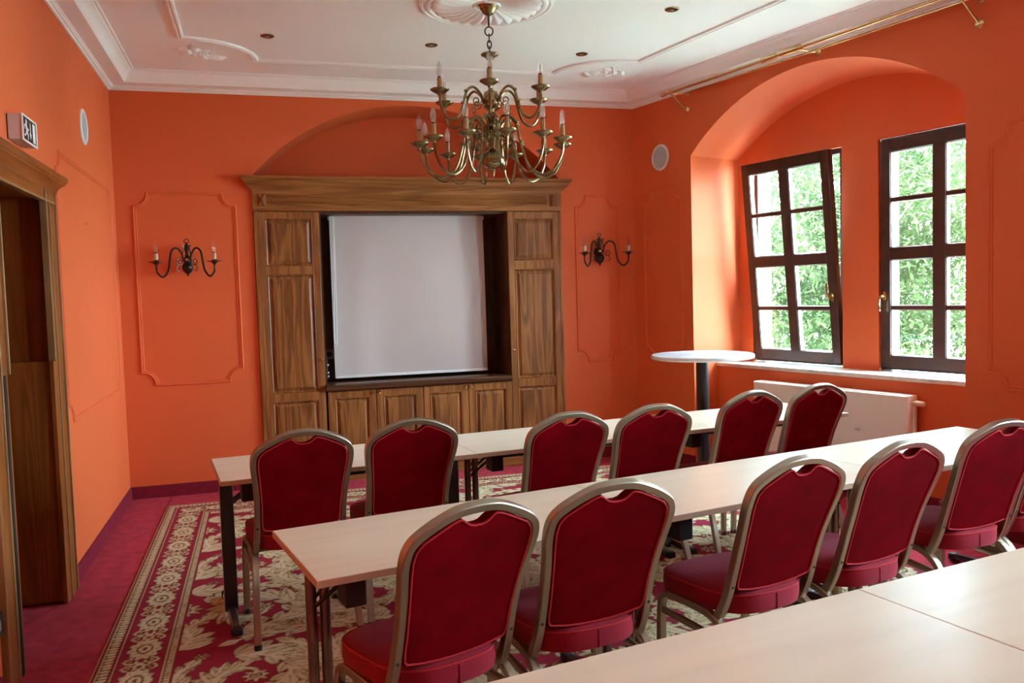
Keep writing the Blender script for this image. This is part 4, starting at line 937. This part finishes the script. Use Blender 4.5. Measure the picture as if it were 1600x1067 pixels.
# ---- plaster corner ornaments
def ornament(loc, rz, mirror, label):
    rnd = random.Random(5); o_ = empty('plaster_ornament', loc, rz); tag(o_, label, 'ornament', 'plaster corner ornaments on the ceiling')
    def lf(mb, x, y, a, l, w, h):
        vs = []; fs = []; n = 6
        for i in range(n+1):
            t = i/n; ww = w*math.sin(PI*min(.97, t*.92+.05))
            for u, hh in ((-1, 0), (-.5, .8), (0, .55), (.5, .8), (1, 0)):
                px_, py_ = l*t, u*ww*.5; vs.append((x+px_*math.cos(a)-py_*math.sin(a), (y+px_*math.sin(a)+py_*math.cos(a))*mirror, -h*hh*math.sin(PI*min(1, t*.8+.15))-.001))
        for i in range(n):
            for j in range(4): q0 = i*5+j; fs.append((q0, q0+1, q0+6, q0+5))
        mb.add(vs, fs)
    m_ = MB()
    for i in range(46):
        t = rnd.random(); x = -.10+.26*t; y = rnd.uniform(-.06, .06)*(1-.75*t)
        lf(m_, x, y, rnd.uniform(-2.6, 2.6) if t < .5 else rnd.uniform(-.8, .8), rnd.uniform(.035, .075), rnd.uniform(.018, .034), rnd.uniform(.02, .045))
    m_.build('leaf_spray', 'plaster_trim', o_, smooth=60)['kind'] = 'stuff'
    s_ = MB(); s_.tube(bez([(.10, 0, -.006), (.16, .008*mirror, -.010), (.20, -.006*mirror, -.010), (.235, .004*mirror, -.006)], 5), .007, 6, scale=[1.2]*5+[.9]*5+[.6]*6)
    s_.build('tendril', 'plaster_trim', o_)
    for i in range(7):
        x, y = rnd.uniform(-.07, .07), rnd.uniform(-.035, .035)*mirror
        MB().lathe([(.016, 0), (.015, -.010), (.009, -.020), (.0, -.023)], (x, y, -.002), 9).build('blossom', 'plaster_trim', o_)
ornament((.680, 5.672, H), R(34), 1, 'white plaster leaf spray in the left ceiling corner'); ornament((3.755, 5.655, H), R(142), 1, 'white plaster leaf spray in the right ceiling corner')
# ---- downlights
for k, (x, y, l) in enumerate(((1.150, 5.239, 'recessed brass downlight left of the chandelier'), (2.248, 5.233, 'recessed brass downlight just behind the chandelier, left of its chain'), (3.373, 5.245, 'recessed brass downlight near the right plaster ornament'), (3.570, 4.209, 'recessed brass downlight nearest the curtain rail, top right'))):
    d_ = empty('downlight', (x, y, H)); tag(d_, l, 'ceiling light', 'recessed brass downlights')
    MB().lathe([(.044, .0), (.044, -.004), (.040, -.007), (.033, -.006), (.031, -.001)], n=24).build('bezel', 'brass_antique', d_, smooth=50)
    MB().lathe([(.032, -.003), (.022, -.0015), (.008, -.001), (0, -.001)], n=24).build('reflector', 'bronze_dark', d_, smooth=50)
    MB().lathe([(.012, -.001), (.011, -.008), (.006, -.011), (0, -.011)], n=14).build('lamp', 'filament', d_, smooth=50)

# ================================================================== CURTAIN RAIL
cr = empty('curtain_rail', RW(1.9, 0, 3.1), RTH); tag(cr, 'double brass curtain rail along the wall above window arch', 'curtain rail')
def cl(mb): return mb.xf(Matrix.Translation((-1.9, 0, -3.1)))
ZU = lambda q: 3.131+.0095*(q-.6)
ZL = lambda q: 3.108+.0055*(q-.6)
m_ = MB(); m_.tube([(.60, -.13, ZU(.6)), (N2+.3, -.13, ZU(N2+.3))], .0120, 14); cl(m_).build('rod', 'brass_bright', cr)
m_ = MB(); m_.tube([(.74, -.065, ZL(.74)), (N2+.3, -.065, ZL(N2+.3))], .0072, 12); cl(m_).build('rod', 'brass_bright', cr)
for a, b2 in ((1.66, 1.80), (1.83, 2.00)): m_ = MB(); m_.tube([(a, -.13, ZU(a)), (b2, -.13, ZU(b2))], .0195, 16); cl(m_).build('sleeve', 'brass_bright', cr)
for a in (1.975, 1.99, 2.005): m_ = MB(); m_.lathe([(.017, a), (.0225, a+.003), (.0225, a+.007), (.017, a+.010)], (0, -.13, ZU(a)), 16, 'X'); cl(m_).build('sleeve_ring', 'brass_bright', cr)
m_ = MB(); m_.lathe([(0, .545), (.012, .55), (.020, .562), (.016, .575), (.010, .580), (.017, .588), (.017, .600), (.012, .602)], (0, -.13, ZU(.58)), 14, 'X'); cl(m_).build('finial', 'brass_bright', cr)
for s_ in (.70, 2.02, 3.17):
    bk = empty('bracket', (0, 0, 0), 0, cr); zu, zl = ZU(s_), ZL(s_)
    w_ = MB(); w_.tube([(s_+.03, -.004, zl), (s_-.01, -.14, zu-.014)], .0075, 10); cl(w_).build('arm', 'brass_bright', bk)
    w_ = MB(); w_.lathe([(.026, 0), (.026, -.004), (.018, -.010), (.010, -.014), (0, -.014)], (s_+.03, 0, zl), 16, 'Y'); cl(w_).build('rosette', 'brass_bright', bk)
    w_ = MB(); w_.lathe([(.012, s_-.035), (.0175, s_-.031), (.0175, s_-.006), (.012, s_-.002)], (0, -.13, zu), 14, 'X'); cl(w_).build('clamp', 'brass_bright', bk)
    if s_ != 2.02:
        w_ = MB(); w_.tube([(s_+.02, -.004, 2.985), (s_-.025, -.135, zu-.014)], .0078, 10); cl(w_).build('stay', 'brass_bright', bk)
        w_ = MB(); w_.lathe([(.028, 0), (.028, -.004), (.020, -.009), (.011, -.013), (0, -.013)], (s_+.02, 0, 2.985), 16, 'Y'); cl(w_).build('rosette', 'brass_bright', bk)

# ================================================================== OUTSIDE
gl = MB().box(-12, 30, 1.0, 40, -3.2, -3.0); go = gl.build('lawn', 'grass', None, smooth=0); go.location = BR; go.rotation_euler = (0, 0, RTH); tag(go, 'green lawn below the windows, unseen, toned to bounce light onto the ceiling', kind='structure')
def tree(loc, rx, ry, rz, nl, mat, label, seed, ls):
    rg = np.random.default_rng(seed)
    t = empty('leafy_tree', loc); tag(t, label, 'tree', 'garden trees outside the windows')
    nc = 420
    u = rg.normal(size=(nc, 3)); u /= np.linalg.norm(u, axis=1)[:, None]; cc = u*(rg.random(nc)**.4)[:, None]*np.array([rx, ry, rz])
    which = rg.integers(0, nc, nl); P = cc[which]+rg.normal(size=(nl, 3))*np.array([.30, .30, .17])
    az = rg.random(nl)*2*PI; tilt = rg.normal(size=nl)*.45-.35; Ln = ls*(.6+.8*rg.random(nl)); Wd = Ln*.36
    dx = np.stack([np.cos(az)*np.cos(tilt), np.sin(az)*np.cos(tilt), np.sin(tilt)], 1); sd = np.stack([-np.sin(az), np.cos(az), rg.normal(size=nl)*.3], 1)
    sd /= np.linalg.norm(sd, axis=1)[:, None]; nn = np.cross(dx, sd)
    prof_ = [(0, 0), (.30, .42), (.62, .50), (1.0, 0), (.62, -.50), (.30, -.42)]
    VV = np.stack([P+dx*(Ln*a)[:, None]+sd*(Wd*b2)[:, None]+nn*(Ln*(.05-abs(b2)*.18-a*a*.12))[:, None] for a, b2 in prof_], 1)
    me = bpy.data.meshes.new('foliage'); me.vertices.add(nl*6); me.vertices.foreach_set('co', VV.reshape(-1)); 
    base_ = np.arange(nl)[:, None]*6; q1 = base_+np.array([0, 1, 2, 3]); q2 = base_+np.array([0, 3, 4, 5]); Q = np.concatenate([q1, q2]).astype(np.int32)
    me.loops.add(Q.size); me.loops.foreach_set('vertex_index', Q.ravel()); me.polygons.add(len(Q)); me.polygons.foreach_set('loop_start', np.arange(0, Q.size, 4, dtype=np.int32)); me.polygons.foreach_set('loop_total', np.full(len(Q), 4, dtype=np.int32)); me.update()
    me.materials.append(MATS[mat]); fo = bpy.data.objects.new('foliage', me); C.objects.link(fo); fo.parent = t; fo['kind'] = 'stuff'
    zb_ = -3.0-loc[2]+.0
    MB().tube(bez([(0, 0, zb_), (.05, .03, zb_*.5), (0, .05, -rz*.2), (.1, 0, rz*.5)], 5), .13, 10, hint=(1, 0, 0), scale=[1.2]*6+[.9]*5+[.5]*5).build('trunk', 'bark', t)
    bm_ = MB(); rr = random.Random(seed)
    for k in range(9):
        a = k*.7*PI; bm_.tube([(0, .03, -rz*.3+.12*k), (rx*.4*math.cos(a), ry*.4*math.sin(a), -rz*.1+.16*k), (rx*.8*math.cos(a), ry*.8*math.sin(a), .1+.12*k)], .035, 6, scale=[1, .7, .3])
    bm_.build('branches', 'bark', t)
tree((9.5, 9.85, 2.2), 2.3, 2.3, 4.0, 46000, 'leaf_bright', 'tall leafy tree filling the view through both windows', 1, .115)
tree((14.2, 15.4, 2.6), 3.0, 3.0, 4.6, 34000, 'leaf_deep', 'darker leafy tree standing farther back behind the first tree', 2, .15)
tree((6.3, 13.9, 2.0), 2.0, 2.0, 3.8, 26000, 'leaf_bright', 'leafy garden tree seen at the left edge of the left window', 3, .125)
tree((15.0, 7.0, 2.0), 2.0, 2.0, 3.6, 26000, 'leaf_deep', 'leafy garden tree seen at the right edge of the right window', 4, .125)
